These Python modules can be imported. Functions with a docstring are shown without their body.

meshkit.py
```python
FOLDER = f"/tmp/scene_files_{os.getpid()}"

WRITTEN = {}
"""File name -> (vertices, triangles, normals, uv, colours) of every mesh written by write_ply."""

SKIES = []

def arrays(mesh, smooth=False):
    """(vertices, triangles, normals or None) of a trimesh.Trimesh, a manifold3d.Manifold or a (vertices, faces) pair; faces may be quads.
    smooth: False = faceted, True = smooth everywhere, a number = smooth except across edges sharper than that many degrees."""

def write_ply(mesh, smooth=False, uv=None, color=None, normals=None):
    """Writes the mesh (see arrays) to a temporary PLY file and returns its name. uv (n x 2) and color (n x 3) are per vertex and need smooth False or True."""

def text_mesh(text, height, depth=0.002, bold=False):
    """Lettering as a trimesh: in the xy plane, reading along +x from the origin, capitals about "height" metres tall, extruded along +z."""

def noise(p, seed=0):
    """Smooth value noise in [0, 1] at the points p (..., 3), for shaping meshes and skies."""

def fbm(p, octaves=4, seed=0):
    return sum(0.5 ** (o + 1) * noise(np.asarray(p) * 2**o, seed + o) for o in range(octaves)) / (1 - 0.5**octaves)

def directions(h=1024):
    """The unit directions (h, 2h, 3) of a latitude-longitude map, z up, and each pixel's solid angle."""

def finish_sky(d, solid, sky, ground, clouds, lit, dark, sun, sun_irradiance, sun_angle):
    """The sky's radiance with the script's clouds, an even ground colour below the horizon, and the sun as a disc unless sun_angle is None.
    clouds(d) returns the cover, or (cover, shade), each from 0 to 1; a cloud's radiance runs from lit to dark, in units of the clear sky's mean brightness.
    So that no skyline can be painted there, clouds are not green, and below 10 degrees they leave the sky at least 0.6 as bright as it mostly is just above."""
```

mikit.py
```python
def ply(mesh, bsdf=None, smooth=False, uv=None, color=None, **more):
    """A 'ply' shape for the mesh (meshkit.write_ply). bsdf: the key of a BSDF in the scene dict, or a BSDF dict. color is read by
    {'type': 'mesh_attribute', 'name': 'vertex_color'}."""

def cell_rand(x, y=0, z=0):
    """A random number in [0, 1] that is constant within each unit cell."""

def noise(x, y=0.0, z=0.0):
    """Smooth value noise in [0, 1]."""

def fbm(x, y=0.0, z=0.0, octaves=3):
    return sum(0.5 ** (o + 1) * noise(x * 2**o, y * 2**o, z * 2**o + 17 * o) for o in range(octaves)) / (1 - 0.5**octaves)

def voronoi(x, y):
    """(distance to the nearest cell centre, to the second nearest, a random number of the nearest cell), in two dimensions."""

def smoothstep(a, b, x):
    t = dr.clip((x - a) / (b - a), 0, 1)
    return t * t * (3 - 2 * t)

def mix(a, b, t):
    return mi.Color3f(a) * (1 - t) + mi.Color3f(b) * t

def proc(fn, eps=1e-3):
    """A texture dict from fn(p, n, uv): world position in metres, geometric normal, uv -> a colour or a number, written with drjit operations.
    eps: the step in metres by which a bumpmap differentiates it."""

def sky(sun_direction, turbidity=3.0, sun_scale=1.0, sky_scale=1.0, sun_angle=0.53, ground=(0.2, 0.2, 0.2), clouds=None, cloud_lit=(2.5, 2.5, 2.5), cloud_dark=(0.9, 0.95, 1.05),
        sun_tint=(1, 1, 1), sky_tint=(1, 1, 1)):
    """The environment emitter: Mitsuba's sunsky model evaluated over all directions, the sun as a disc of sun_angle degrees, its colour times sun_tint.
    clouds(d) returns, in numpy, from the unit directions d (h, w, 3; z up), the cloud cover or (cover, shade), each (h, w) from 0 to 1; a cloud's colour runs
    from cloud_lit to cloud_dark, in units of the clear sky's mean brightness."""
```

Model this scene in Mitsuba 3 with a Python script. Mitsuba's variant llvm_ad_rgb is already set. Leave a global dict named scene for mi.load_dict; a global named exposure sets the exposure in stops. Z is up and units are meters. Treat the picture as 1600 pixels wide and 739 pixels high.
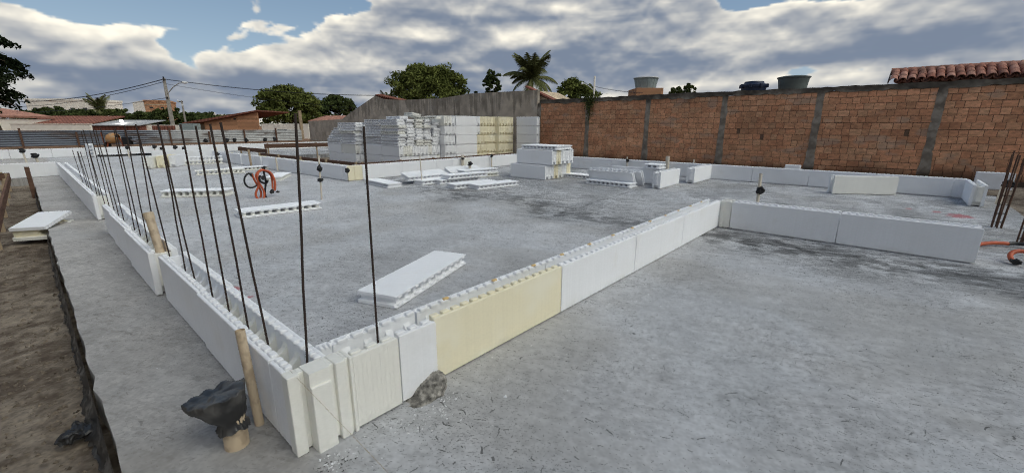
import math, random
import numpy as np, trimesh, mitsuba as mi, drjit as dr
import mikit, meshkit
from mikit import noise, fbm, voronoi, cell_rand, smoothstep, mix, proc

T4 = mi.ScalarTransform4f
random.seed(7)
RNG = np.random.default_rng(7)

# ------------------------------------------------------------------ camera, sky, exposure
YAW, PITCH, ROLL = math.radians(41.4509), math.radians(14.5549), math.radians(-0.1377)
FOC = 662.648 / 800.0
CAM = np.array([-0.5554, -1.7573, 1.4225])


def camera_matrix():
    f = np.array([math.cos(YAW) * math.cos(PITCH), math.sin(YAW) * math.cos(PITCH), -math.sin(PITCH)])
    r = np.array([math.sin(YAW), -math.cos(YAW), 0.0])
    d = np.cross(f, r)
    c, s = math.cos(ROLL), math.sin(ROLL)
    r, d = c * r + s * d, -s * r + c * d
    m = np.eye(4)
    m[:3, 0], m[:3, 1], m[:3, 2], m[:3, 3] = -r, -d, f, CAM
    return m


exposure = 2.52
SUN = np.array([math.cos(math.radians(-82)) * math.cos(math.radians(47)), math.sin(math.radians(-82)) * math.cos(math.radians(47)), math.sin(math.radians(47))])


def clouds(d):
    """Broken evening cumulus: a lumpy bank of cloud that thins out to clear sky in the north-west, with lit tops and blue-grey undersides."""
    a = np.degrees(YAW - np.arctan2(d[..., 1], d[..., 0]))
    a = (a + 180) % 360 - 180
    el = np.degrees(np.arcsin(np.clip(d[..., 2], 0, 1)))

    def field(rise, octaves, fx=7.0, fz=12.5, seed=3, warp=0.8):
        q = d + np.array([0, 0, math.radians(rise)])
        p = np.stack([q[..., 0] * fx, q[..., 1] * fx, q[..., 2] * fz], -1) + np.array([3.3, 9.1, 0.8])
        w = np.stack([meshkit.fbm(p * 1.3 + k * 7.7, 3, 11 + k) - 0.5 for k in range(3)], -1)
        return meshkit.fbm(p + w * warp, octaves, seed)

    def g(a0, e0, sa, se):
        return np.exp(-((a - a0) / sa) ** 2 - ((el - e0) / se) ** 2)

    edge = np.interp(a, [-180, -110, -70, -52, -46, -38, -33, -29, -24, -21, -17, -12, 0, 180], [55, 36, 9.5, 8.6, 8.6, 8.2, 8.4, 10.0, 10.4, 13.2, 14.5, 20, 50, 55])
    n = field(0, 7)
    bank = np.clip((edge - el) / 5.5, -1.0, 1.0)
    gaps = 1.0 * g(27, 14.2, 4.5, 2.0) + 0.9 * g(37.5, 12.9, 6, 1.1) + 0.22 * g(-12, 15.0, 5, 1.2) + 0.24 * g(33, 5.6, 10, 0.9) + 0.34 * np.exp(-(el / 1.9) ** 2) + 0.20 * g(-14, 3.4, 10, 1.0) + 0.16 * g(3, 4.4, 5, 1.2)
    dens = 0.44 * bank + 1.25 * (n - 0.5) + 0.04 - gaps
    cover = np.clip(dens / 0.055, 0, 1)
    cover = cover * cover * (3 - 2 * cover)
    up = field(1.3, 6)
    soft = field(0, 4, 4.0, 34.0, 8, 1.1)
    lumps = field(0, 6, 13.0, 20.0, 14, 0.9)
    lumps_up = field(0.9, 5, 13.0, 20.0, 14, 0.9)
    rim = np.exp(-np.clip(dens, 0, 1) / 0.07)
    shade = (0.40 + 0.34 * np.clip(dens / 0.36, 0, 1) - 0.36 * rim + 1.5 * (up - n) + 0.75 * (soft - 0.5) + 1.1 * (lumps_up - lumps) + 0.35 * (lumps - 0.5)
             - 0.26 * g(12, 12.8, 17, 2.2) - 0.20 * g(30, 10.0, 13, 1.8) - 0.20 * g(-20, 9.8, 9, 1.8) - 0.12 * g(-33, 6.9, 14, 1.2)
             + 0.16 * g(-30, 4.2, 24, 1.0) + 0.16 * g(-3, 7.2, 10, 1.5) - 0.30 * g(-18, 3.6, 10, 0.8) - 0.25 * g(30, 4.6, 14, 1.2) - 0.2 * g(-42, 6.0, 8, 0.8) + 0.12 * g(12, 7.0, 14, 1.2) + 0.14 * g(45, 9.0, 10, 2.6))
    wisp = np.clip((meshkit.fbm(np.stack([d[..., 0] * 7, d[..., 1] * 7, d[..., 2] * 70], -1), 5, 21) - 0.42) / 0.20, 0, 1) * np.exp(-((el - 2.8) / 2.0) ** 2)
    shade = np.where(wisp * 0.75 > cover, np.minimum(shade, 0.35), shade)
    cover = np.maximum(cover, 0.75 * wisp)
    shade = 1 - (1 - np.clip(shade, 0.0, 1)) ** 1.6
    return cover, 0.02 + 0.98 * shade


sky = mikit.sky(SUN, turbidity=3.0, sun_scale=0.27, sky_scale=0.95, sun_angle=56.0, ground=(0.16, 0.14, 0.12), clouds=clouds,
                cloud_lit=(4.2, 3.95, 3.35), cloud_dark=(0.74, 0.92, 1.24), sun_tint=(0.80, 0.97, 1.17), sky_tint=(0.66, 0.595, 0.515))
scene = {
    "type": "scene",
    "camera": {"type": "perspective", "fov": math.degrees(2 * math.atan(1 / FOC)), "fov_axis": "x", "near_clip": 0.05, "far_clip": 3000.0,
               "to_world": T4(camera_matrix())},
    "sky": sky,
}
labels = {}

# ------------------------------------------------------------------ materials
def twosided(b):
    return {"type": "twosided", "bsdf": b}


def plain(name, color, rough=0.6, spec=0.3, **more):
    col = {"type": "rgb", "value": list(color)} if isinstance(color, (tuple, list)) else color
    scene[name] = twosided({"type": "principled", "base_color": col, "roughness": rough, "specular": spec, **more})
    return name


def bumped(name, color, height, scale=1.0, eps=1e-3, rough=0.85, spec=0.2):
    scene[name] = twosided({"type": "bumpmap", "arbitrary": proc(height, eps), "scale": scale,
                            "bsdf": {"type": "principled", "base_color": color, "roughness": rough, "specular": spec}})
    return name


def eps_color(base, dirt, amount):
    def fn(p, n, uv):
        bead = noise(p.x * 170, p.y * 170, p.z * 170)
        bead2 = noise(p.x * 75, p.y * 75, p.z * 75)
        h = p.x + p.y
        strip = noise(h * 55, 1.0, p.z * 0.6)
        line = noise(h * 130, 4.0, p.z * 1.2)
        stain = smoothstep(0.50, 0.78, fbm(p.x * 2.3, p.y * 2.3, p.z * 3.1 + 5))
        smudge = smoothstep(0.60, 0.80, fbm(p.x * 7, p.y * 7, p.z * 5 + 2, 4))
        splash = smoothstep(0.075, 0.0, p.z + 0.07 * (fbm(p.x * 9, p.y * 9, 3.0) - 0.35)) * smoothstep(0.35, 0.6, noise(p.x * 30, p.y * 30, p.z * 30))
        c = mi.Color3f(base) * (0.93 + 0.05 * bead + 0.04 * bead2 + 0.030 * (strip - 0.5) + 0.030 * (line - 0.5))
        c = mix(c, mi.Color3f(dirt), dr.minimum(stain * amount + 0.28 * smudge, 1.0))
        return mix(c, mi.Color3f(0.40, 0.39, 0.37), 0.18 * splash)
    return proc(fn)


plain("eps_white", eps_color((0.80, 0.81, 0.83), (0.68, 0.66, 0.62), 0.15), 0.75, 0.2)
plain("eps_ivory", eps_color((0.78, 0.775, 0.73), (0.73, 0.705, 0.63), 0.3), 0.75, 0.2)
plain("eps_yellow", eps_color((0.79, 0.73, 0.54), (0.81, 0.78, 0.65), 0.6), 0.75, 0.2)


def scratches(x, y, s, seed, width):
    """Short dark dashes, one in each cell of a grid of s cells per metre: 1 on the dash."""
    cx, cy = dr.floor(x * s), dr.floor(y * s)
    fx, fy = x * s - cx - 0.5, y * s - cy - 0.5
    ang = -0.95 + 1.9 * (cell_rand(cx, cy, seed) - 0.5) + 3.0 * dr.select(cell_rand(cx, cy, seed + 9) > 0.75, 0.5, 0.0)
    ox, oy = 0.5 * (cell_rand(cx, cy, seed + 1) - 0.5), 0.5 * (cell_rand(cx, cy, seed + 2) - 0.5)
    length = 0.05 + 0.20 * cell_rand(cx, cy, seed + 3) ** 2
    c, sn = dr.cos(ang), dr.sin(ang)
    u, v = (fx - ox) * c + (fy - oy) * sn, -(fx - ox) * sn + (fy - oy) * c
    v = v + 0.25 * u * u
    d = dr.sqrt(dr.square(dr.maximum(dr.abs(u) - length, 0)) + v * v)
    return (1 - smoothstep(width * 0.5, width, d)), cell_rand(cx, cy, seed + 4)


def slab_fields(p):
    x, y = p.x, p.y
    big = fbm(x * 0.55, y * 0.55, 3.0, 3)
    mid = fbm(x * 2.4, y * 2.4, 7.0, 5)
    # the pour with the rough, darker finish starts along a wandering line
    line = 5.15 + 0.32 * (4.2 - y) * -0.13 + 1.5 * (fbm(x * 0.6, y * 0.8, 1.0) - 0.5)
    rough = smoothstep(-0.6, 0.6, x - line)
    band = dr.exp(-dr.square((x - line - 0.45) / 0.6))
    return big, mid, rough, band


def slab_color(p, n, uv):
    x, y = p.x, p.y
    big, mid, rough, band = slab_fields(p)
    fine = 0.35 * noise(x * 75, y * 75, 2.0) + 0.65 * fbm(x * 24, y * 24, 9.0, 4)
    c = mi.Color3f(0.432, 0.435, 0.446) * (0.88 + 0.24 * big) * (0.84 + 0.32 * mid) * (0.72 + 0.56 * fine)
    # pale cement skin where it was trowelled, warm dusty patches
    skin = smoothstep(0.47, 0.63, fbm(x * 1.6 + 4, y * 1.6, 12.0, 5))
    c = mix(c, mi.Color3f(0.47, 0.485, 0.51) * (0.86 + 0.28 * fine), 0.36 * skin)
    c = mix(c, mi.Color3f(0.31, 0.295, 0.27), 0.30 * smoothstep(0.52, 0.70, fbm(x * 1.1 + 9, y * 1.1, 4.0)))
    # grain drawn out by the float along the pour, and broad damp stains
    streak = fbm((y - 0.35 * x) * 5.0, (x + 0.35 * y) * 21.0, 5.0, 5)
    grain = smoothstep(0.44, 0.60, streak)
    c = c * (1 - (0.07 + 0.26 * rough) * grain)
    fleck = smoothstep(0.55, 0.68, fbm((y - 0.5 * x) * 16, (x + 0.5 * y) * 34, 15.0, 5)) * smoothstep(0.36, 0.56, fbm(x * 2.2, y * 2.2, 25.0, 4))
    c = c * (1 - (0.15 + 0.28 * rough) * fleck)
    damp = smoothstep(0.50, 0.64, fbm((x * 0.8 + y * 0.3) * 0.9 + 20, (y * 0.8 - x * 0.3) * 1.8, 6.0, 5))
    c = c * (1 - (0.08 + 0.16 * rough) * damp)
    c = c * (1 - 0.46 * band * smoothstep(0.40, 0.60, fbm(x * 8 + 7, y * 5, 2.0, 5)))
    wall = dr.exp(-dr.square((x - 5.35) / 0.45)) * smoothstep(0.3, -0.2, y)
    c = c * (1 - 0.46 * wall * smoothstep(0.40, 0.60, fbm(x * 8 + 2, y * 5, 4.0, 5)))
    patch = dr.maximum(0.35 + 0.65 * smoothstep(0.36, 0.60, fbm(x * 0.9 + 31, y * 0.9, 8.0)), rough)
    clump = dr.maximum(smoothstep(0.40, 0.60, fbm(x * 3.1 + 3, y * 3.1, 6.0)), 0.7 * rough)
    wob = 0.03 * (noise(x * 22, y * 22, 4.0) - 0.5)
    a, ra = scratches(x + wob, y - wob, 8.0, 3, 0.034)
    b, rb = scratches(x + 0.37 + wob, y + 0.21 + wob, 15.0, 23, 0.050)
    e, re = scratches(x + 1.37 - wob, y + 0.61 + wob, 27.0, 43, 0.080)
    h, rh = scratches(x + 0.11 + wob, y + 0.91 - wob, 41.0, 63, 0.11)
    dark = dr.maximum(a * dr.select(ra < 0.22 + 0.65 * patch * clump, 0.55 + 1.2 * ra, 0.0), b * dr.select(rb < 0.20 + 0.78 * patch * clump, 0.42 + 0.7 * rb, 0.0))
    dark = dr.maximum(dark, dr.maximum(e * dr.select(re < 0.22 + 0.78 * patch * clump, 0.32 + 0.5 * re, 0.0), h * dr.select(rh < 0.25 + 0.7 * clump, 0.40, 0.0)))
    dark = dr.minimum(dark, 0.8)
    pit, pw, pr = voronoi(x * 13, y * 13)
    dark = dr.maximum(dark, 0.45 * smoothstep(0.12, 0.05, pit) * dr.select(pr > 0.90, 1.0, 0.0))
    left = smoothstep(0.15, -0.05, x)
    c = c * (1 - dark * (0.85 - 0.5 * left))
    c = mix(c, c * mi.Color3f(0.84, 0.80, 0.75), left)
    # faint construction joints
    j1 = dr.abs(y - 2.28 - 0.085 * (x - 4.9) + 0.16 * (fbm(x * 3, 1.0, 1.0) - 0.5))
    joint = (1 - smoothstep(0.004, 0.045, j1)) * dr.select((x > 4.9) & (x < 8.8), 1.0, 0.0) * smoothstep(0.3, 0.5, noise(x * 5, 2.0, 1.0))
    c = c * (1 - 0.45 * joint)
    # spilt red marking paint
    red = mi.Float(0)
    for px, py, rx, ry in ((9.52, -2.76, 0.26, 0.16), (9.85, -2.13, 0.10, 0.05), (9.74, -2.5, 0.12, 0.06), (8.0, -2.75, 0.24, 0.1), (0.47, 2.51, 0.05, 0.09), (0.48, 2.17, 0.06, 0.03)):
        q = dr.square((x - px) / rx) + dr.square((y - py) / ry)
        red = dr.maximum(red, smoothstep(1.2, 0.2, q + 1.5 * (noise(x * 22, y * 22, 1.0) - 0.5)))
    return mix(c, mi.Color3f(0.34, 0.09, 0.10), 0.8 * red)


def slab_height(p, n, uv):
    big, mid, rough, band = slab_fields(p)
    return 0.004 * mid + (0.0015 + 0.004 * rough) * fbm((p.y - 0.35 * p.x) * 8.0, (p.x + 0.35 * p.y) * 30.0, 5.0, 3) + 0.0012 * noise(p.x * 90, p.y * 90, 1.0)


bumped("slab_concrete", proc(slab_color), slab_height, 1.0, 4e-3, 0.8, 0.25)


def soil_color(p, n, uv):
    a = fbm(p.x * 1.3, p.y * 1.3, 2.0, 4)
    b = fbm(p.x * 11, p.y * 11, 3.0, 4)
    grit = noise(p.x * 70, p.y * 70, 5.0)
    c = mix(mi.Color3f(0.080, 0.061, 0.047), mi.Color3f(0.255, 0.215, 0.172), smoothstep(0.25, 0.75, 0.5 * a + 0.5 * b))
    c = c * (0.75 + 0.5 * grit)
    v, w, r = voronoi(p.x * 22, p.y * 22)
    stone = smoothstep(0.30, 0.22, v) * dr.select(r > 0.72, 1.0, 0.0)
    c = mix(c, mi.Color3f(0.22, 0.185, 0.145) * (0.4 + r * 0.6), stone * 0.6)
    far = smoothstep(26, 45, p.y)
    return mix(c, mi.Color3f(0.21, 0.12, 0.075) * (0.6 + 0.8 * b), far)


def soil_height(p, n, uv):
    v, w, r = voronoi(p.x * 22, p.y * 22)
    return 0.055 * fbm(p.x * 7, p.y * 7, 1.0, 6) + 0.010 * smoothstep(0.32, 0.1, v) * dr.select(r > 0.72, 1.0, 0.0) + 0.006 * noise(p.x * 60, p.y * 60, 2.0)


bumped("soil", proc(soil_color), soil_height, 1.0, 5e-3, 0.95, 0.1)


def render_color(p, n, uv):
    """Rough grey cement render, rain streaked, with pale joints where the panels below telegraph through."""
    h = p.y
    streak = fbm(h * 1.6, 1.0, p.z * 0.45, 4)
    blot = fbm(h * 2.6, 5.0, p.z * 2.6, 5)
    c = mi.Color3f(0.40, 0.345, 0.285) * (0.42 + 0.42 * streak + 0.75 * blot)
    cell = h / 1.55
    j = dr.abs(cell - dr.floor(cell) - 0.5)
    c = c * (1 - 0.25 * (1 - smoothstep(0.0, 0.03, j)))
    pale = smoothstep(0.60, 0.72, fbm(h * 3.0, 2.0, p.z * 1.2, 4)) * smoothstep(0.4, 0.6, noise(h * 0.7, 1.0, 1.0))
    c = mix(c, mi.Color3f(0.46, 0.42, 0.37), 0.6 * pale)
    top = smoothstep(0.55, 0.75, fbm(h * 5, 3.0, p.z * 0.5) * smoothstep(0.5, 3.0, p.z) * 1.5)
    return c * (1 - 0.35 * top)


bumped("cement_render", proc(render_color), lambda p, n, uv: 0.02 * fbm(p.y * 8, p.x * 8, p.z * 8, 4), 1.0, 1e-2, 0.95, 0.1)


def column_color(p, n, uv):
    a = fbm(p.y * 7, p.x * 7, p.z * 5, 4)
    c = mix(mi.Color3f(0.17, 0.145, 0.120), mi.Color3f(0.30, 0.265, 0.225), smoothstep(0.3, 0.7, a))
    soot = smoothstep(2.25, 2.62, p.z + 0.25 * (noise(p.y * 3, 2.0, 1.0) - 0.5))
    c = mix(c, mi.Color3f(0.050, 0.044, 0.037) * (0.6 + 0.9 * a), 0.85 * soot)
    damp = smoothstep(0.28, 0.02, p.z + 0.16 * (noise(p.y * 4, 6.0, 1.0) - 0.5))
    return mix(c, mi.Color3f(0.045, 0.030, 0.020), damp * 0.85)


bumped("rough_concrete", proc(column_color), lambda p, n, uv: 0.03 * fbm(p.y * 14, p.x * 14, p.z * 14, 4), 1.0, 8e-3, 0.95, 0.1)


def brick_color(p, n, uv):
    k = dr.floor(uv.x * 0.5)
    r1, r2, r3 = cell_rand(k, 3, 1), cell_rand(k, 5, 2), cell_rand(k, 8, 4)
    c = mix(mi.Color3f(0.51, 0.245, 0.140), mi.Color3f(0.56, 0.300, 0.175), r1)
    c = mix(c, mi.Color3f(0.58, 0.35, 0.215), dr.select(r2 > 0.80, 0.5, 0.0))
    c = c * (0.86 + 0.28 * r3)
    c = c * (0.58 + 0.80 * fbm(p.y * 12, p.x * 12, p.z * 18, 5))
    c = c * (0.70 + 0.60 * fbm(p.y * 0.9, 7.0, p.z * 1.3, 4))
    g = uv.y * 26.0 + 0.25 * (noise(p.y * 8, k, 1.0) - 0.5)
    g = dr.abs(g - dr.floor(g) - 0.5)
    c = c * (1 - 0.22 * smoothstep(0.36, 0.48, g))
    smear = smoothstep(0.62, 0.74, fbm(p.y * 1.7, 3.0, p.z * 3.1, 4))
    c = mix(c, mi.Color3f(0.36, 0.29, 0.235), 0.45 * smear)
    soot = smoothstep(2.35, 2.7, p.z + 0.5 * (fbm(p.y * 1.6, 2.0, 1.0) - 0.5))
    c = c * (1 - 0.45 * soot)
    damp = smoothstep(0.30, 0.0, p.z + 0.3 * (fbm(p.y * 1.4, 6.0, 1.0) - 0.5))
    return mix(c, mi.Color3f(0.07, 0.042, 0.028), damp * 0.85)


plain("brick", proc(brick_color), 0.9, 0.15)
plain("mortar", proc(lambda p, n, uv: mi.Color3f(0.135, 0.085, 0.060) * (0.6 + 0.8 * fbm(p.y * 20, p.x * 20, p.z * 20)) * (1 - 0.7 * smoothstep(0.4, 0.1, p.z))), 0.95, 0.1)


def tile_color(p, n, uv):
    k = dr.floor(uv.x * 0.5)
    r1, r2 = cell_rand(k, 3, 7), cell_rand(k, 6, 7)
    c = mix(mi.Color3f(0.26, 0.105, 0.072), mi.Color3f(0.38, 0.20, 0.150), r1) * (0.7 + 0.6 * fbm(p.x * 12, p.y * 12, p.z * 12, 4))
    return mix(c, mi.Color3f(0.10, 0.06, 0.045), 0.6 * smoothstep(0.5, 0.75, fbm(p.x * 4, p.y * 4, p.z * 4 + r2)))


plain("clay_tile", proc(tile_color), 0.85, 0.2)


def far_tile(p, n, uv):
    c = mi.Color3f(0.20, 0.085, 0.062) * (0.55 + 0.8 * fbm(p.x * 2, p.y * 2, p.z * 6, 4))
    s = p.x * 4.0 - dr.floor(p.x * 4.0)
    return c * (0.72 + 0.5 * dr.sin(s * 3.14159))


plain("roof_tile_far", proc(far_tile), 0.9, 0.15)
plain("brick_far", proc(lambda p, n, uv: mi.Color3f(0.42, 0.225, 0.130) * (0.72 + 0.5 * cell_rand(dr.floor((p.x + p.y) * 3.5), dr.floor(p.z * 5.0), 3)) * (0.85 + 0.3 * fbm(p.x, p.y, p.z))), 0.9, 0.1)
plain("plaster_white", proc(lambda p, n, uv: mi.Color3f(0.84, 0.79, 0.70) * (0.88 + 0.24 * fbm(p.x * 0.7, p.y * 0.7, p.z * 0.5, 4))), 0.9, 0.1)
plain("plaster_beige", proc(lambda p, n, uv: mi.Color3f(0.50, 0.40, 0.28) * (0.8 + 0.35 * fbm(p.x, p.y, p.z, 4))), 0.9, 0.1)


def metal_color(p, n, uv):
    rust = smoothstep(0.50, 0.72, fbm(p.x * 0.8, 3.0, p.z * 2.5, 4) - 0.06 + 0.12 * smoothstep(7.5, 3.0, p.x) * smoothstep(2.0, 4.0, p.x))
    c = mi.Color3f(0.50, 0.51, 0.51) * (0.7 + 0.6 * fbm(p.x * 0.35, 1.0, p.z, 3))
    c = c * mix(mi.Color3f(1.0), mi.Color3f(0.30, 0.33, 0.40), smoothstep(8.2, 4.6, p.x))
    return mix(c, mi.Color3f(0.10, 0.065, 0.048), 0.75 * rust)


plain("galvanised", proc(metal_color), 0.6, 0.4, metallic=0.3)
plain("galvanised_far", proc(lambda p, n, uv: mi.Color3f(0.36, 0.36, 0.36) * (0.75 + 0.5 * fbm(p.x * 2, p.y * 2, p.z * 2))), 0.6, 0.3)
plain("rust_steel", proc(lambda p, n, uv: mix(mi.Color3f(0.020, 0.017, 0.016), mi.Color3f(0.050, 0.031, 0.024), fbm(p.x * 30, p.y * 30, p.z * 12))), 0.7, 0.35)
plain("old_wood", proc(lambda p, n, uv: mix(mi.Color3f(0.052, 0.030, 0.022), mi.Color3f(0.17, 0.098, 0.068), fbm(p.x * 3 + p.z * 25, p.y * 3 + p.z * 25, p.z * 9, 4))), 0.85, 0.2)
plain("pale_wood", proc(lambda p, n, uv: mix(mi.Color3f(0.26, 0.19, 0.12), mi.Color3f(0.42, 0.33, 0.23), fbm(p.x * 20, p.y * 20, p.z * 4, 4))), 0.85, 0.2)
plain("pvc_cream", proc(lambda p, n, uv: mix(mi.Color3f(0.53, 0.425, 0.30), mi.Color3f(0.40, 0.31, 0.215), smoothstep(0.48, 0.7, fbm(p.x * 30, p.y * 30, p.z * 22, 4)))), 0.45, 0.45)
plain("pvc_white", proc(lambda p, n, uv: mi.Color3f(0.62, 0.56, 0.46) * (0.75 + 0.4 * fbm(p.x * 15, p.y * 15, p.z * 9, 3))), 0.5, 0.4)
plain("black_film", proc(lambda p, n, uv: mi.Color3f(0.026, 0.026, 0.027) + mi.Color3f(0.085, 0.080, 0.074) * smoothstep(0.42, 0.75, fbm(p.x * 14, p.y * 14, p.z * 14, 4))), 0.46, 0.45)
plain("black_plastic", (0.012, 0.012, 0.013), 0.45, 0.4)
plain("conduit_orange", proc(lambda p, n, uv: mi.Color3f(0.50, 0.105, 0.045) * (0.7 + 0.5 * fbm(p.x * 20, p.y * 20, p.z * 20))), 0.5, 0.4)
plain("mortar_mix", proc(lambda p, n, uv: mi.Color3f(0.30, 0.285, 0.26) * (0.12 + 1.5 * dr.square(fbm(p.x * 46, p.y * 46, p.z * 46, 5)) * 1.6)), 0.95, 0.1)
plain("tank_blue", proc(lambda p, n, uv: mi.Color3f(0.26, 0.315, 0.32) * (0.75 + 0.5 * fbm(p.x * 3, p.y * 3, p.z * 5))), 0.55, 0.3)
plain("tank_green", proc(lambda p, n, uv: mi.Color3f(0.115, 0.140, 0.135) * (0.75 + 0.5 * fbm(p.x * 3, p.y * 3, p.z * 5))), 0.5, 0.3)
plain("tank_navy", (0.010, 0.020, 0.050), 0.45, 0.4)
plain("pole_concrete", proc(lambda p, n, uv: mi.Color3f(0.30, 0.28, 0.25) * (0.8 + 0.4 * fbm(p.x * 3, p.y * 3, p.z))), 0.9, 0.1)
plain("dark_glass", (0.02, 0.022, 0.025), 0.2, 0.5)
plain("machine_orange", proc(lambda p, n, uv: mix(mi.Color3f(0.46, 0.24, 0.10), mi.Color3f(0.42, 0.32, 0.22), smoothstep(0.45, 0.65, fbm(p.x * 4, p.y * 4, p.z * 4)))), 0.7, 0.3)
plain("soil_stone", proc(lambda p, n, uv: mi.Color3f(0.15, 0.122, 0.094) * (0.45 + 1.1 * noise(p.x * 40, p.y * 40, 3.0))), 0.95, 0.1)
plain("rust_bar", proc(lambda p, n, uv: mix(mi.Color3f(0.060, 0.042, 0.034), mi.Color3f(0.16, 0.085, 0.055), fbm(p.x * 30, p.y * 30, p.z * 12))), 0.8, 0.2)
plain("bag_film", proc(lambda p, n, uv: mi.Color3f(0.024, 0.024, 0.025) + mi.Color3f(0.055, 0.052, 0.048) * smoothstep(0.45, 0.8, fbm(p.x * 11, p.y * 11, p.z * 11, 4))), 0.34, 0.55)
plain("orange_tie", (0.62, 0.44, 0.20), 0.6, 0.3)
plain("machine_red", (0.22, 0.05, 0.02), 0.6, 0.3)
plain("bark", proc(lambda p, n, uv: mi.Color3f(0.085, 0.062, 0.046) * (0.6 + 0.8 * fbm(p.x * 6, p.y * 6, p.z * 3))), 0.95, 0.1)
plain("lamp_white", (0.7, 0.7, 0.68), 0.5, 0.3)
for nm, lo, hi in (("leaf_mango", (0.055, 0.070, 0.020), (0.21, 0.235, 0.070)), ("leaf_dark", (0.028, 0.042, 0.018), (0.105, 0.130, 0.045)), ("leaf_olive", (0.035, 0.050, 0.020), (0.13, 0.15, 0.05)),
                   ("leaf_needle", (0.010, 0.016, 0.010), (0.032, 0.043, 0.020)), ("leaf_palm", (0.055, 0.070, 0.028), (0.20, 0.20, 0.085))):
    scene[nm] = twosided({"type": "diffuse", "reflectance": proc(lambda p, n, uv, lo=lo, hi=hi: mix(mi.Color3f(lo), mi.Color3f(hi), uv.x))})


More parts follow.
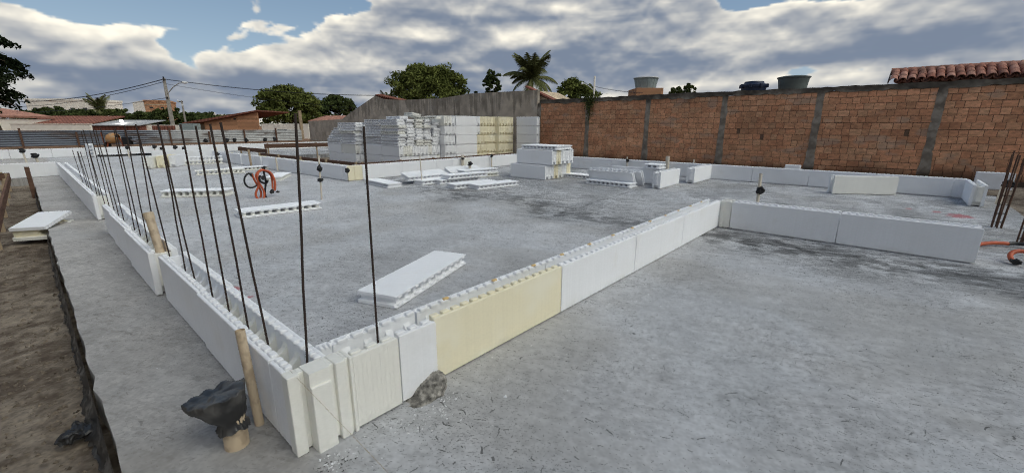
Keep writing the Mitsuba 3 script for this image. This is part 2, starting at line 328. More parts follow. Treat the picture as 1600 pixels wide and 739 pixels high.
# ------------------------------------------------------------------ mesh helpers
class MB:
    """Collects faces; build() makes them one mesh."""

    def __init__(self):
        self.v, self.f, self.uv, self.n = [], [], [], 0

    def add(self, v, f, uv=None):
        v = np.asarray(v, float)
        self.v.append(v)
        self.f.append(np.asarray(f, int) + self.n)
        self.uv.append(np.zeros((len(v), 2)) if uv is None else np.asarray(uv, float))
        self.n += len(v)
        return self

    def box(self, x0, x1, y0, y1, z0, z1):
        v = [(x, y, z) for x in (x0, x1) for y in (y0, y1) for z in (z0, z1)]
        f = [(0, 1, 3), (0, 3, 2), (4, 6, 7), (4, 7, 5), (0, 4, 5), (0, 5, 1), (2, 3, 7), (2, 7, 6), (0, 2, 6), (0, 6, 4), (1, 5, 7), (1, 7, 3)]
        return self.add(v, f)

    def cbox(self, x0, x1, y0, y1, z0, z1, c):
        """Box with its vertical and top edges chamfered by c."""
        a = [(x0 + c, y0), (x1 - c, y0), (x1, y0 + c), (x1, y1 - c), (x1 - c, y1), (x0 + c, y1), (x0, y1 - c), (x0, y0 + c)]
        m = [(x0 + c, y0 + c), (x1 - c, y0 + c), (x1 - c, y0 + c), (x1 - c, y1 - c), (x1 - c, y1 - c), (x0 + c, y1 - c), (x0 + c, y1 - c), (x0 + c, y0 + c)]
        v = [(*q, z0) for q in a] + [(*q, z1 - c) for q in a] + [(*q, z1) for q in m]
        f = []
        for k in range(2):
            for i in range(8):
                j = (i + 1) % 8
                f += [(k * 8 + i, k * 8 + j, k * 8 + 8 + j), (k * 8 + i, k * 8 + 8 + j, k * 8 + 8 + i)]
        f += [(16, 17 + i, 18 + i) for i in range(6)] + [(0, i + 1, i) for i in range(1, 7)]
        return self.add(v, f)

    def prism(self, poly, z0, z1, axis=2):
        """Convex polygon in the plane across 'axis', extruded along it (axis 2: xy, 0: yz, 1: xz)."""
        n = len(poly)
        v = []
        for z in (z0, z1):
            for a, b in poly:
                v.append((a, b, z) if axis == 2 else (z, a, b) if axis == 0 else (a, z, b))
        f = []
        for i in range(n):
            j = (i + 1) % n
            f += [(i, j, n + j), (i, n + j, n + i)]
        for i in range(1, n - 1):
            f += [(0, i + 1, i), (n, n + i, n + i + 1)]
        if axis == 1:
            f = [t[::-1] for t in f]
        return self.add(v, f)

    def tube(self, pts, r, n=8, cap=True):
        pts = np.asarray(pts, float)
        r = np.broadcast_to(np.asarray(r, float), (len(pts),))
        t = np.gradient(pts, axis=0)
        t /= np.linalg.norm(t, axis=1, keepdims=True) + 1e-12
        ref = np.array([0.0, 0, 1]) if abs(t[0, 2]) < 0.9 else np.array([1.0, 0, 0])
        v, f = [], []
        u = np.cross(t[0], ref)
        for k in range(len(pts)):
            u = u - t[k] * (u @ t[k])
            u /= np.linalg.norm(u) + 1e-12
            w = np.cross(t[k], u)
            for i in range(n):
                a = 2 * math.pi * i / n
                v.append(pts[k] + r[k] * (math.cos(a) * u + math.sin(a) * w))
        for k in range(len(pts) - 1):
            for i in range(n):
                j = (i + 1) % n
                f += [(k * n + i, k * n + j, k * n + n + j), (k * n + i, k * n + n + j, k * n + n + i)]
        if cap:
            m = len(v)
            v += [pts[0], pts[-1]]
            for i in range(n):
                j = (i + 1) % n
                f += [(m, j, i), (m + 1, (len(pts) - 1) * n + i, (len(pts) - 1) * n + j)]
        return self.add(v, f)

    def lathe(self, prof, n=20, c=(0, 0, 0)):
        v, f = [], []
        for r, z in prof:
            for i in range(n):
                a = 2 * math.pi * i / n
                v.append((c[0] + r * math.cos(a), c[1] + r * math.sin(a), c[2] + z))
        for k in range(len(prof) - 1):
            for i in range(n):
                j = (i + 1) % n
                f += [(k * n + i, k * n + j, k * n + n + j), (k * n + i, k * n + n + j, k * n + n + i)]
        return self.add(v, f)

    def mesh(self):
        return trimesh.Trimesh(np.vstack(self.v), np.vstack(self.f), process=False)

    def uvs(self):
        return np.vstack(self.uv)


def M(x=0, y=0, z=0, rz=0, rx=0, ry=0):
    t = T4().translate([x, y, z])
    if rz:
        t = t @ T4().rotate([0, 0, 1], rz)
    if ry:
        t = t @ T4().rotate([0, 1, 0], ry)
    if rx:
        t = t @ T4().rotate([1, 0, 0], rx)
    return t


USED = {}


def numbered(name):
    k = USED.get(name, -1) + 1
    USED[name] = k
    return name if k == 0 else f"{name}_{k:03d}"


def thing(name, label, category, group=None, kind=None):
    key = numbered(name)
    labels[key] = {"label": label, "category": category}
    if group:
        labels[key]["group"] = group
    if kind:
        labels[key]["kind"] = kind
    return key


def put(key, mesh, mat, to_world=None, smooth=False, uv=None):
    d = mikit.ply(mesh.mesh() if isinstance(mesh, MB) else mesh, mat, smooth, uv=uv)
    if to_world is not None:
        d["to_world"] = to_world
    scene[key] = d
    return key


def part(parent, name, mesh, mat, to_world=None, smooth=False, uv=None):
    return put(numbered(f"{parent}__{name}"), mesh, mat, to_world, smooth, uv)


def single(name, label, category, mesh, mat, to_world=None, smooth=False, group=None, kind=None, uv=None):
    return put(thing(name, label, category, group, kind), mesh, mat, to_world, smooth, uv)


def structure(name, mesh, mat, smooth=False):
    key = put(numbered(name), mesh, mat, None, smooth)
    labels[key] = {"kind": "structure", "label": name.replace("_", " ")}
    return key


def shared(d, mat, to_world):
    """The ply dict of an earlier mesh with another material and place."""
    return {**d, "bsdf": {"type": "ref", "id": mat}, "to_world": to_world}


# ------------------------------------------------------------------ the setting: soil and slab
def soil_mesh():
    def height(x, y):
        p = np.stack([x * 0.7, y * 0.7, np.zeros_like(x)], -1)
        h = -0.20 + 0.10 * (meshkit.fbm(p, 4, 2) - 0.5) + 0.05 * (meshkit.fbm(p * 5, 3, 6) - 0.5)
        h = h + 0.26 * np.clip((y - 27) / 7.0, 0, 1) + 0.10 * np.clip((x - 13.5) / 2.5, 0, 1)
        on_slab = (x > -0.5) & (x < 13.0) & (y > -3.5) & (y < 27)
        return np.where(on_slab, np.minimum(h, -0.19), np.minimum(h, -0.05 + 0.2 * np.clip((y - 25) / 8, 0, 1)))

    xs = np.concatenate([[-900, -400, -150, -60, -25, -14, -9], np.arange(-6, 20, 0.16), [22, 26, 32, 45, 70, 150, 400, 900]])
    ys = np.concatenate([[-900, -400, -150, -60, -25, -14, -9], np.arange(-6, 42, 0.22), [45, 52, 62, 80, 120, 200, 400, 900]])
    x, y = np.meshgrid(xs, ys, indexing="ij")
    z = height(x, y)
    v = np.stack([x, y, z], -1).reshape(-1, 3)
    i, j = np.meshgrid(np.arange(len(xs) - 1), np.arange(len(ys) - 1), indexing="ij")
    a = (i * len(ys) + j).ravel()
    f = np.concatenate([np.stack([a, a + len(ys), a + len(ys) + 1], -1), np.stack([a, a + len(ys) + 1, a + 1], -1)])
    return trimesh.Trimesh(v, f, process=False)


structure("ground", soil_mesh(), "soil", True)


def slab_mesh():
    from shapely.geometry import Polygon
    rs = np.random.default_rng(3)
    left = [(-0.53 + 0.006 * rs.normal(), yy) for yy in np.arange(-4.4, 16.2, 0.16)]
    right = [(xx, -3.55 + 0.008 * rs.normal()) for xx in np.arange(13.0, -2.0, -0.3)]
    pts = left + [(-0.5, 16.15), (-3.6, 16.15), (-3.6, 27.3), (14.2, 27.3), (14.2, 20.6), (5.38, 20.6), (5.38, 9.32), (13.0, 9.32)] + right[:-4] + [(-0.1, -3.6), (-0.52, -4.4)]
    return trimesh.creation.extrude_polygon(Polygon(pts).buffer(0), 0.30, engine="earcut").apply_translation([0, 0, -0.30])


structure("concrete_slab", slab_mesh(), "slab_concrete")
labels["ground"]["label"] = "brown gritty soil round the concrete slab"
labels["concrete_slab"]["label"] = "grey concrete floor slab with dark scratches and red paint marks"


# ------------------------------------------------------------------ insulating foam wall blocks
def panel_mesh(L, T, H, pt, n, side):
    """One face of a block: a flat outer strip and a row of interlocking teeth on its inner half. side 0: the y=0 face, 1: the y=T face."""
    m = MB()
    s = 0.46 * pt
    g = 0.0015
    thick = T > 0.15
    low = H - (0.018 if thick else 0.026)
    hw = 0.34 if thick else 0.20
    out = 0.010 if thick else 0.0

    def yy(a, b):
        return (a, b) if side == 0 else (T - b, T - a)

    m.box(-L / 2 + g, L / 2 - g, *yy(0, pt), 0.016, low)
    if T > 0.15:
        m.box(-L / 2 + 0.03, L / 2 - 0.03, *yy(0.030, pt - 0.002), 0.0, 0.0158)
    m.cbox(-L / 2 + g, L / 2 - g, *yy(0, s), low + 1e-4, low + (0.010 if thick else 0.022), 0.004)
    pitch = L / n
    for k in range(n):
        x = -L / 2 + (k + ((0.40 if side == 0 else 0.60) if thick else 0.5)) * pitch
        m.cbox(x - hw * pitch, x + hw * pitch, *yy(s + 0.001, pt + out), low + 1e-4, H - 0.001, 0.004)
    return m


def web_mesh(T, pt, th, top, dip):
    """A web across the cavity with a saddle-shaped top."""
    y0, y1 = pt - 0.001, T - pt + 0.001
    m = MB()
    N = 8
    v, f = [], []
    for x in (-th / 2, th / 2):
        for k in range(N + 1):
            t = k / N
            y = y0 + (y1 - y0) * t
            v += [(x, y, 0.02), (x, y, top - dip * math.sin(math.pi * t) ** 0.7)]
    o = 2 * (N + 1)
    for k in range(N):
        a, b, c, d = 2 * k, 2 * k + 1, 2 * k + 2, 2 * k + 3
        f += [(a, b, d), (a, d, c), (o + a, o + d, o + b), (o + a, o + c, o + d), (b, o + b, o + d), (b, o + d, d), (a, o + c, o + a), (a, c, o + c)]
    return m.add(v, f)


def end_mesh(L, T, pt, H, sgn):
    """Closed block end: two ribs and a recessed strip, open in the middle at the foot."""
    m = MB()
    x = sgn * (L / 2)
    lo, hi = (x - 0.05, x - 0.004) if sgn > 0 else (x + 0.004, x + 0.05)
    m.box(lo, hi, pt + 0.001, T - pt - 0.001, 0.085, H - 0.03)
    mid = T / 2
    lo2, hi2 = (hi - 0.001, hi + 0.016) if sgn > 0 else (lo - 0.016, lo + 0.001)
    m.box(lo2, hi2, mid - 0.022, mid + 0.022, 0.09, H - 0.035)
    return m


KIT = {}


def block_kit(L, T, webs):
    """The shared pieces (ply dicts) of one size of block."""
    key = (round(L, 3), T, webs)
    if key not in KIT:
        thick = T > 0.15
        pt = 0.044 if thick else 0.028
        n = max(3, round(L / 0.0784)) if thick else webs
        k = {"panels": [mikit.ply(panel_mesh(L, T, 0.4, pt, n, s).mesh()) for s in (0, 1)],
             "web": mikit.ply(web_mesh(T, pt, 0.042 if thick else 0.05, 0.345 if thick else 0.374, 0.055 if thick else 0.010).mesh()),
             "ends": [mikit.ply(end_mesh(L, T, pt, 0.4, s).mesh()) for s in (-1, 1)],
             "xs": [-L / 2 + (i + 0.5) * L / webs for i in range(webs)]}
        whole = MB()
        for s in (0, 1):
            q = panel_mesh(L, T, 0.4, pt, n, s)
            whole.add(np.vstack(q.v), np.vstack(q.f))
        for x in k["xs"]:
            q = web_mesh(T, pt, 0.042 if thick else 0.05, 0.345 if thick else 0.374, 0.055 if thick else 0.010)
            whole.add(np.vstack(q.v) + [x, 0, 0], np.vstack(q.f))
        plainb = MB().add(np.vstack(whole.v), np.vstack(whole.f))
        k["whole"] = mikit.ply(plainb.mesh())
        for s in (-1, 1):
            q = end_mesh(L, T, pt, 0.4, s)
            whole.add(np.vstack(q.v), np.vstack(q.f))
        k["closed"] = mikit.ply(whole.mesh())
        KIT[key] = k
    return KIT[key]


def foam_block(label, w, L=1.25, T=0.20, webs=8, mats=("eps_white", "eps_white", "eps_white"), ends=(), group=None, name="foam_block"):
    """A block with its two panels, its webs and closed ends as parts. w: the place of its (centre, outer face, foot)."""
    kit = block_kit(L, T, webs)
    t = thing(name, label, "foam block", group)
    for s in (0, 1):
        scene[numbered(t + "__panel")] = shared(kit["panels"][s], mats[s], w)
    for x in kit["xs"]:
        scene[numbered(t + "__web")] = shared(kit["web"], mats[2], w @ T4().translate([x, 0, 0]))
    for e in ends:
        scene[numbered(t + "__end_plate")] = shared(kit["ends"][0 if e < 0 else 1], mats[2], w)
    return t


def solid_block(label, w, L=1.25, T=0.20, webs=8, mat="eps_white", closed=False, group=None, name="foam_block"):
    """A block too small in view to part: one mesh."""
    kit = block_kit(L, T, webs)
    t = thing(name, label, "foam block", group)
    scene[t] = shared(kit["closed" if closed else "whole"], mat, w)
    return t


W3, I3, Y3 = ("eps_white",) * 3, ("eps_ivory",) * 3, ("eps_yellow",) * 3
ORD = ["first", "second", "third", "fourth", "fifth", "sixth", "seventh", "eighth", "ninth", "tenth", "eleventh", "twelfth", "thirteenth", "fourteenth", "fifteenth", "sixteenth", "seventeenth", "eighteenth", "nineteenth", "twentieth", "twenty-first", "twenty-second", "twenty-third"]


def along_x(x0, x1, y):
    return M((x0 + x1) / 2, y, 0), x1 - x0 - 0.004


def along_y(y0, y1, x, T=0.20):
    return M(x + T, (y0 + y1) / 2, 0, 90), y1 - y0 - 0.004


# right-hand wall, from the near corner
spans_r = [(0.27, 0.52, "cream foam corner block with ribbed end at the near corner of the low wall", ("eps_ivory", "eps_white", "eps_white"), 2),
           (0.525, 0.765, "narrow white foam filler piece between the cream corner block and the yellow block", W3, 2),
           (0.77, 2.0, "yellowed foam block in the low wall, beside the grey mortar lump", ("eps_yellow", "eps_white", "eps_white"), 8),
           (2.003, 3.27, "white foam block just right of the yellowed block in the low wall", W3, 8),
           (3.273, 4.54, "white foam block second to the right of the yellowed block in the low wall", W3, 8),
           (4.543, 5.965, "white foam block ending at the far inside corner of the low wall", W3, 9)]
for x0, x1, lab, mats, webs in spans_r:
    w, L = along_x(x0, x1, -0.045 if x0 == 0.27 else -0.038 if x0 < 0.6 else -0.01)
    b = foam_block(lab, w, L, 0.20 if x0 > 0.7 else 0.235, webs, mats)
    if x0 > 0.6:
        m = MB()
        for x in np.arange(x0 + 0.22, x1 - 0.05, 0.43):
            m.cbox(x - 0.020, x + 0.020, 0.138, 0.160, 0.3975, 0.408, 0.003)
            part(b, "tie_clip", m, "orange_tie")
            m = MB()

# ribs of the block end at the near corner
cb = "foam_block"
w, L = along_x(0.2, 0.268, -0.045)
scene[numbered(cb + "__panel")] = shared(mikit.ply(panel_mesh(L, 0.235, 0.4, 0.05, 3, 1).mesh()), "eps_white", w)
for x0, x1, y0, z0, z1 in ((-0.004, 0.047, -0.012, 0.004, 0.394), (0.0475, 0.072, 0.006, 0.012, 0.392), (0.0725, 0.162, -0.058, 0.0, 0.330), (0.1625, 0.186, -0.034, 0.022, 0.394),
                           (0.1865, 0.236, -0.052, 0.004, 0.397), (0.2365, 0.252, -0.038, 0.004, 0.396), (0.2525, 0.2695, -0.053, 0.004, 0.397)):
    part(cb, "rib", MB().cbox(x0, x1, y0, 0.052, z0, z1, 0.003), "eps_ivory")
part(cb, "rib", MB().prism([(0.0725, 0.3305), (0.162, 0.3305), (0.162, 0.396), (0.0725, 0.396)], -0.046, 0.052, axis=1), "eps_ivory")
for k in range(9):
    x = 0.292 + 0.0235 * k
    part(cb, "moulded_line", MB().box(x, x + 0.004, -0.0462, -0.0445, 0.02, 0.380), "eps_ivory")

# cross wall at the far inside corner
part(foam_block("stained cream foam corner piece at the inside corner of the low wall", *(lambda r: (r[0], r[1]))(along_y(-0.16, -0.004, 5.975)), 0.20, 1, I3), "rib", MB().box(5.955, 5.974, -0.062, -0.03, 0.01, 0.38), "eps_ivory")
for y0, y1, lab in ((-1.395, -0.165, "white foam block right of the stained corner piece, under the pipe with black tape"), (-2.61, -1.40, "white foam block at the open right-hand end of the cross wall")):
    w, L = along_y(y0, y1, 5.97)
    foam_block(lab, w, L, 0.20, 8, W3, (-1,) if y0 < -2 else ())

# left-hand wall with the starter bars
spans_l = [(0.056, 0.20, 0.0), (0.205, 1.41, 0.0), (1.415, 2.60, 0.01), (2.76, 4.0, -0.03), (4.005, 5.25, -0.015), (5.255, 6.05, 0.0)] + [(7.22 + 1.25 * k, 7.22 + 1.25 * (k + 1) - 0.005, 0.005) for k in range(7)]
for k, (y0, y1, dx) in enumerate(spans_l):
    w, L = along_y(y0, y1, dx)
    lab = "short white foam end piece at the near corner of the wall with the steel bars" if k == 0 else f"white foam block, {ORD[k - 1]} from the near corner along the wall with steel bars"
    inner = "eps_white"
    foam_block(lab, w, L, 0.20, max(1, round(L / 0.157)), ("eps_white", "eps_white", "eps_ivory" if k in (0, 1, 3, 6) else "eps_white"), (-1,) if k in (3, 6) else (1,) if k in (2,) else ())

# wall ahead at the far left, wall along the far edge
for k in range(3):
    w, L = along_x(-1.25 * k - 1.25, -1.25 * k - 0.003, 16.2)
    foam_block(f"ivory foam block in the short wall at far left, {ORD[k]} from its corner", w, L, 0.20, 8, ("eps_white", "eps_white", "eps_ivory"))
for k in range(14):
    w, L = along_x(-3.5 + 1.26 * k, -3.5 + 1.26 * (k + 1) - 0.004, 26.6)
    solid_block(f"white foam block in farthest low wall below the metal fence, {ORD[k]} from left", w, L, 0.2)

# inner walls round the stock pile: one running away, one running right
m1 = [(8.95, 9.2, "eps_yellow"), (9.2, 10.45, "eps_white"), (10.45, 11.7, "eps_white"), (11.7, 12.0, "eps_yellow"), (12.0, 13.25, "eps_white"), (13.25, 14.5, "eps_white"), (14.5, 15.1, "eps_yellow"),
      (15.1, 16.35, "eps_white"), (16.35, 17.6, "eps_white"), (17.6, 18.3, "eps_yellow"), (18.3, 19.55, "eps_white")]
for k, (y0, y1, mat) in enumerate(m1):
    w, L = along_y(y0, y1, 4.98 - 0.035 * (y0 - 9))
    foam_block(f"{'yellowed' if 'yellow' in mat else 'white'} foam block, inner wall left of the stock pile, {ORD[k]} from right end", w, L, 0.2, max(1, round(L / 0.157)), (mat, "eps_white", "eps_white"))
m2 = [(5.0, 5.19, "eps_yellow"), (5.192, 5.42, "eps_yellow"), (5.425, 6.7, "eps_white"), (6.703, 7.95, "eps_white"), (7.953, 8.6, "eps_white"), (8.603, 9.0, "eps_white"), (9.003, 9.4, "eps_ivory"), (9.403, 10.65, "eps_white"),
      (10.653, 11.9, "eps_white"), (11.903, 12.6, "eps_white")]
for k, (x0, x1, mat) in enumerate(m2):
    w, L = along_x(x0, x1, 8.93)
    foam_block(f"{'yellowed' if 'yellow' in mat else 'ivory' if 'ivory' in mat else 'white'} foam block, inner wall before the stock pile, {ORD[k]} from left", w, L, 0.2, max(1, round(L / 0.157)), (mat, "eps_white", "eps_white"))

# wall along the brick wall, its returns and the gap
bw = [7.6, 6.35, 5.1, 3.85, 2.6, 2.15, 0.95, -0.30, -1.55, -2.80, -3.0]
for k in range(len(bw) - 1):
    w, L = along_y(bw[k + 1] + 0.002, bw[k], 12.10)
    foam_block(f"white foam block in the long wall below the brick wall, {ORD[k]} from the left", w, L, 0.2, max(1, round(L / 0.157)), W3)
w, L = along_x(10.72, 12.095, 1.97)
foam_block("white foam block standing out from the long wall below the bricks, end towards the room", w, L, 0.2, 9, W3, (-1,))
w, L = along_x(10.95, 12.095, -3.16)
foam_block("white foam block with cream end, right end of the long wall below the bricks", w, L, 0.2, 8, ("eps_white", "eps_white", "eps_ivory"), (-1,))

# ------------------------------------------------------------------ loose blocks
LIE = T4().translate([0, 0.2, 0]) @ T4().rotate([1, 0, 0], 90)


def lying(x, y, rz, z=0.0, tilt=0.0, roll=0.0):
    return M(x, y, z, rz, tilt, roll) @ LIE


def loose(label, x, y, rz, z=0.004, tilt=0.0, roll=0.0, L=1.25, T=0.105, mats=W3, webs=10):
    return foam_block(label, lying(x, y, rz, z, tilt, roll), L, T, webs, mats)


loose("white foam block lying flat in the foreground behind the yellowed wall block", 1.70, 1.42, 21.0)
loose("white foam block lying flat in front of the orange conduits", 2.15, 5.9, 354.9, mats=("eps_white", "eps_white", "eps_ivory"))
loose("ivory foam block lying flat behind the steel bars, left of the orange conduits", 1.70, 9.0, 322.0, T=0.13, mats=("eps_ivory", "eps_white", "eps_ivory"))
loose("cream foam block lying flat behind the orange conduits", 3.30, 13.5, 350.0, T=0.13, mats=I3)
loose("foam block with dark cells lying behind the orange conduits by the inner wall", 4.25, 14.15, 5.0, mats=("eps_ivory", "eps_white", "eps_ivory"))
loose("white foam block lying flat just right of the orange conduits", 4.02, 10.95, 57.0, mats=("eps_ivory", "eps_white", "eps_ivory"))
loose("white foam block lying flat at the foot of the yellowed inner corner", 5.20, 7.60, 264.8)
loose("white foam block lying flat in the middle row, under the tilted one", 6.45, 7.05, 2.0)
loose("tilted white foam block resting on another behind the thin white stake", 6.30, 7.36, 358.0, 0.135, 14.0)
loose("white foam block lying flat between the thin stake and the square stack", 7.05, 6.62, 352.0, 0.118)
loose("white foam block underneath, left one of the pair beside the thin stake", 6.85, 6.72, 352.0)
loose("nearest white foam block of those left of the square stack", 6.85, 5.36, 352.4)
loose("white foam block behind the nearest one left of the square stack", 6.55, 5.83, 352.4)
loose("lower foam block of two lying against the left side of the square stack", 8.05, 7.15, 352.0, mats=I3)
loose("upper foam block of two lying against the left side of the square stack", 8.10, 7.22, 354.0, 0.115)
loose("white foam block leaning low against the inner wall left of the square stack", 8.55, 8.35, 355.0, 0.03, 22.0)
loose("foam block with a row of dark cells facing the camera, right of the square stack", 9.03, 3.41, 268.4)
foam_block("front one of two white foam blocks leaning back behind the dark celled block", M(9.16, 3.45, 0.01, 269, 32), 1.25, 0.105, 10, W3)
foam_block("rear one of two white foam blocks leaning back behind the dark celled block", M(9.36, 3.32, 0.01, 269, 30), 1.25, 0.105, 10, W3)
loose("white foam block lying flat at the right foot of the square stack", 9.85, 4.85, 268.0)
foam_block("white foam block standing on edge behind the leaning blocks", M(9.98, 3.22, 0, 90), 1.25, 0.11, 10, W3)
foam_block("white foam block standing on edge with its dark notched end to the camera", M(9.79, 2.22, 0, 1.0), 1.25, 0.19, 8, W3, (-1,))
solid_block("small white foam offcut on top of the block standing on edge", lying(9.98, 2.72, 268, 0.402), 0.42, 0.105, 3, "eps_white")
foam_block("ivory foam block standing alone in front of the long wall below the bricks", M(11.36, -1.42, 0, 303.0), 1.25, 0.19, 8, ("eps_ivory", "eps_white", "eps_ivory"))
loose("short white foam block lying tilted over the slab edge at far left", -0.56, 7.35, 62.0, -0.08, 0.0, -9.0, L=0.68, T=0.19, webs=6, mats=("eps_ivory", "eps_white", "eps_yellow"))
foam_block("small white foam block standing on end by the farthest wall at left", M(1.58, 26.0, 0.31, 100) @ T4().rotate([0, 1, 0], 90) @ T4().translate([0, 0, -0.2]), 0.62, 0.2, 4, W3)
foam_block("white foam piece lying on the soil behind the long wall, below the bricks", M(13.0, 0.18, 0.05, 90), 0.34, 0.2, 2, W3)
foam_block("white foam piece with a black bag at the foot of the brick wall, far right", M(14.6, -3.64, 0.0, 90), 0.62, 0.2, 4, W3)

# square stack of blocks in the middle of the slab
ends = ["eps_white", "eps_white", "eps_yellow", "eps_ivory", "eps_white", "eps_yellow"]
for k in range(6):
    foam_block(f"{'yellowed' if 'yellow' in ends[k] else 'white'} foam block, bottom row of the square stack, {ORD[k]} from front", M(8.66 + 0.205 + 0.205 * k, 5.83, 0, 92), 1.22, 0.2, 8, (ends[k], ends[k], ends[k]), (-1,))
ends2 = ["eps_white", "eps_yellow", "eps_white", "eps_white", "eps_white"]
for k in range(5):
    foam_block(f"{'yellowed' if 'yellow' in ends2[k] else 'white'} foam block, upper row of the square stack, {ORD[k]} from front", M(8.76 + 0.205 + 0.205 * k, 5.68, 0.402, 92), 1.22, 0.2, 8, (ends2[k], ends2[k], ends2[k]), (-1,))
loose("front white foam block lying on top of the square stack", 9.06, 5.62, 271.0, 0.806)
loose("rear white foam block lying on top of the square stack", 9.50, 5.66, 271.0, 0.806)

# cluster of standing blocks far left on the slab
for k, (mat, lab) in enumerate((("eps_ivory", "ivory foam block at the left of the small cluster behind the steel bars"), ("eps_yellow", "yellowed foam block in the middle of the small cluster behind the steel bars"),
                                ("eps_white", "white foam block at the right of the small cluster behind the steel bars"))):
    foam_block(lab, M(2.50 + 0.36 * k, 17.4 + 0.12 * k, 0, 62), 1.25, 0.2, 8, (mat, mat, mat), (-1,))
foam_block("white foam block standing broadside behind the small cluster", M(3.2, 18.8, 0.12, -6), 1.25, 0.2, 8, W3)
foam_block("white foam block broadside at the rear right of the small cluster", M(4.15, 19.7, 0.04, -4), 1.25, 0.2, 8, W3)
loose("lower foam block lying at the right of the small cluster behind the bars", 3.9, 17.9, 350.0, T=0.13, mats=I3)
loose("upper foam block lying at the right of the small cluster behind the bars", 3.95, 18.05, 352.0, 0.14, T=0.13)

# ------------------------------------------------------------------ the big stock pile
Z0 = -0.16
jit = lambda s: float(RNG.normal() * s)
PT = 0.116


def pile_block(lab, w, L, T, webs, mat, closed=True):
    solid_block(lab, w, L, T, webs, mat, closed, name="stocked_foam_block")


# left part: two courses of upright blocks, then flat ones
for (xl, y0, cols, tag, layers) in ((9.25, 12.85, 5, "middle", 9), (8.95, 15.65, 3, "far left", 8)):
    for c in range(2):
        for k in range(2 * cols - (0 if cols == 5 else 2)):
            mat = "eps_white" if RNG.random() < 0.8 else "eps_ivory"
            pile_block(f"upright foam block, {tag} stock pile, {'bottom' if c == 0 else 'second'} course, {ORD[k]} from left", M(xl + 0.205 + 0.205 * k + jit(0.006), y0 + 0.625 + jit(0.012), Z0 + 0.402 * c, 90), 1.24, 0.2, 8, mat)
        for k in range(2):
            pile_block(f"rear upright foam block, {tag} stock pile, {'bottom' if c == 0 else 'second'} course, {ORD[k]} from left", M(xl + 0.205 + 0.205 * k + jit(0.006), y0 + 1.885 + jit(0.012), Z0 + 0.402 * c, 90), 1.24, 0.2, 8, "eps_white")
    for c in range(layers):
        z = Z0 + 0.806 + PT * c
        for k in range(cols - (1 if c > layers - 2 and cols == 5 else 0)):
            mat = "eps_white" if RNG.random() < 0.85 else "eps_ivory"
            pile_block(f"flat foam block, {tag} stock pile, {ORD[c]} layer up, {ORD[k]} from left", lying(xl + 0.21 + 0.41 * k + jit(0.03), y0 + 0.62 + jit(0.045), 270 + jit(0.6), z), 1.24, 0.105, 10, mat)
        for k in range(2 if c > layers - 3 and cols == 5 else 1):
            LL = 1.24 if cols == 5 or c < 3 else max(0.25, 1.24 - 0.24 * (c - 2))
            pile_block(f"rear flat foam block, {tag} stock pile, {ORD[c]} layer up, {ORD[k]} from left", lying(xl + 0.21 + 0.41 * k + jit(0.03), y0 + 1.26 + LL / 2 + jit(0.02), 270 + jit(0.8), z), LL, 0.105, max(2, round(10 * LL / 1.24)), "eps_white")
pile_block("foam block lying askew on top of the middle stock pile at its left", lying(9.75, 13.6, 262, Z0 + 0.806 + PT * 9 + 0.005, 1.0), 1.24, 0.105, 10, "eps_white")
pile_block("foam block lying askew on top of the gap between the stock piles", lying(10.9, 13.1, 280, Z0 + 0.806 + PT * 9 + 0.005, 2.0), 1.24, 0.105, 10, "eps_ivory")
pile_block("foam block tilted up on top of the middle part of the stock pile", lying(10.35, 13.4, 250, Z0 + 0.806 + PT * 9 + 0.12, -12), 1.24, 0.105, 10, "eps_ivory")
# right part: five courses of upright blocks
YB = 12.55
for c in range(5):
    z = Z0 + 0.402 * c
    x = 11.32 + (0.03 if c % 2 else 0)
    if c >= 0:
        for k in range(3):
            pile_block(f"white upright block, right stock pile, {ORD[c]} course up, {ORD[k]} end from left", M(x + 0.205 * (k + 1), YB + 0.625 + jit(0.012), z, 90), 1.24, 0.2, 8, "eps_ivory" if c == 4 and k < 2 else "eps_white")
    x = 11.97
    pile_block(f"white broadside foam block, right stock pile, {ORD[c]} course up", M(x + 0.63 + jit(0.012), YB + jit(0.01), z, 0), 1.24, 0.2, 8, "eps_white", False)
    x = 13.23
    for k in range(11):
        mat = "eps_yellow" if (k > 0 or c < 3) else "eps_white"
        pile_block(f"{'yellowed' if 'yellow' in mat else 'white'} upright block, right stock pile, {ORD[c]} course, {ORD[k]} end right of broadside", M(x + 0.203 * (k + 1) + jit(0.004), YB + 0.625 - (0.22 if k > 5 else 0) + jit(0.012), z, 90), 1.24, 0.2, 8, mat)
    pile_block(f"white foam block at the right end of the stock pile, {ORD[c]} course up", M(15.60 + jit(0.01), 11.43, z, 90), 1.24, 0.2, 8, "eps_white", False)

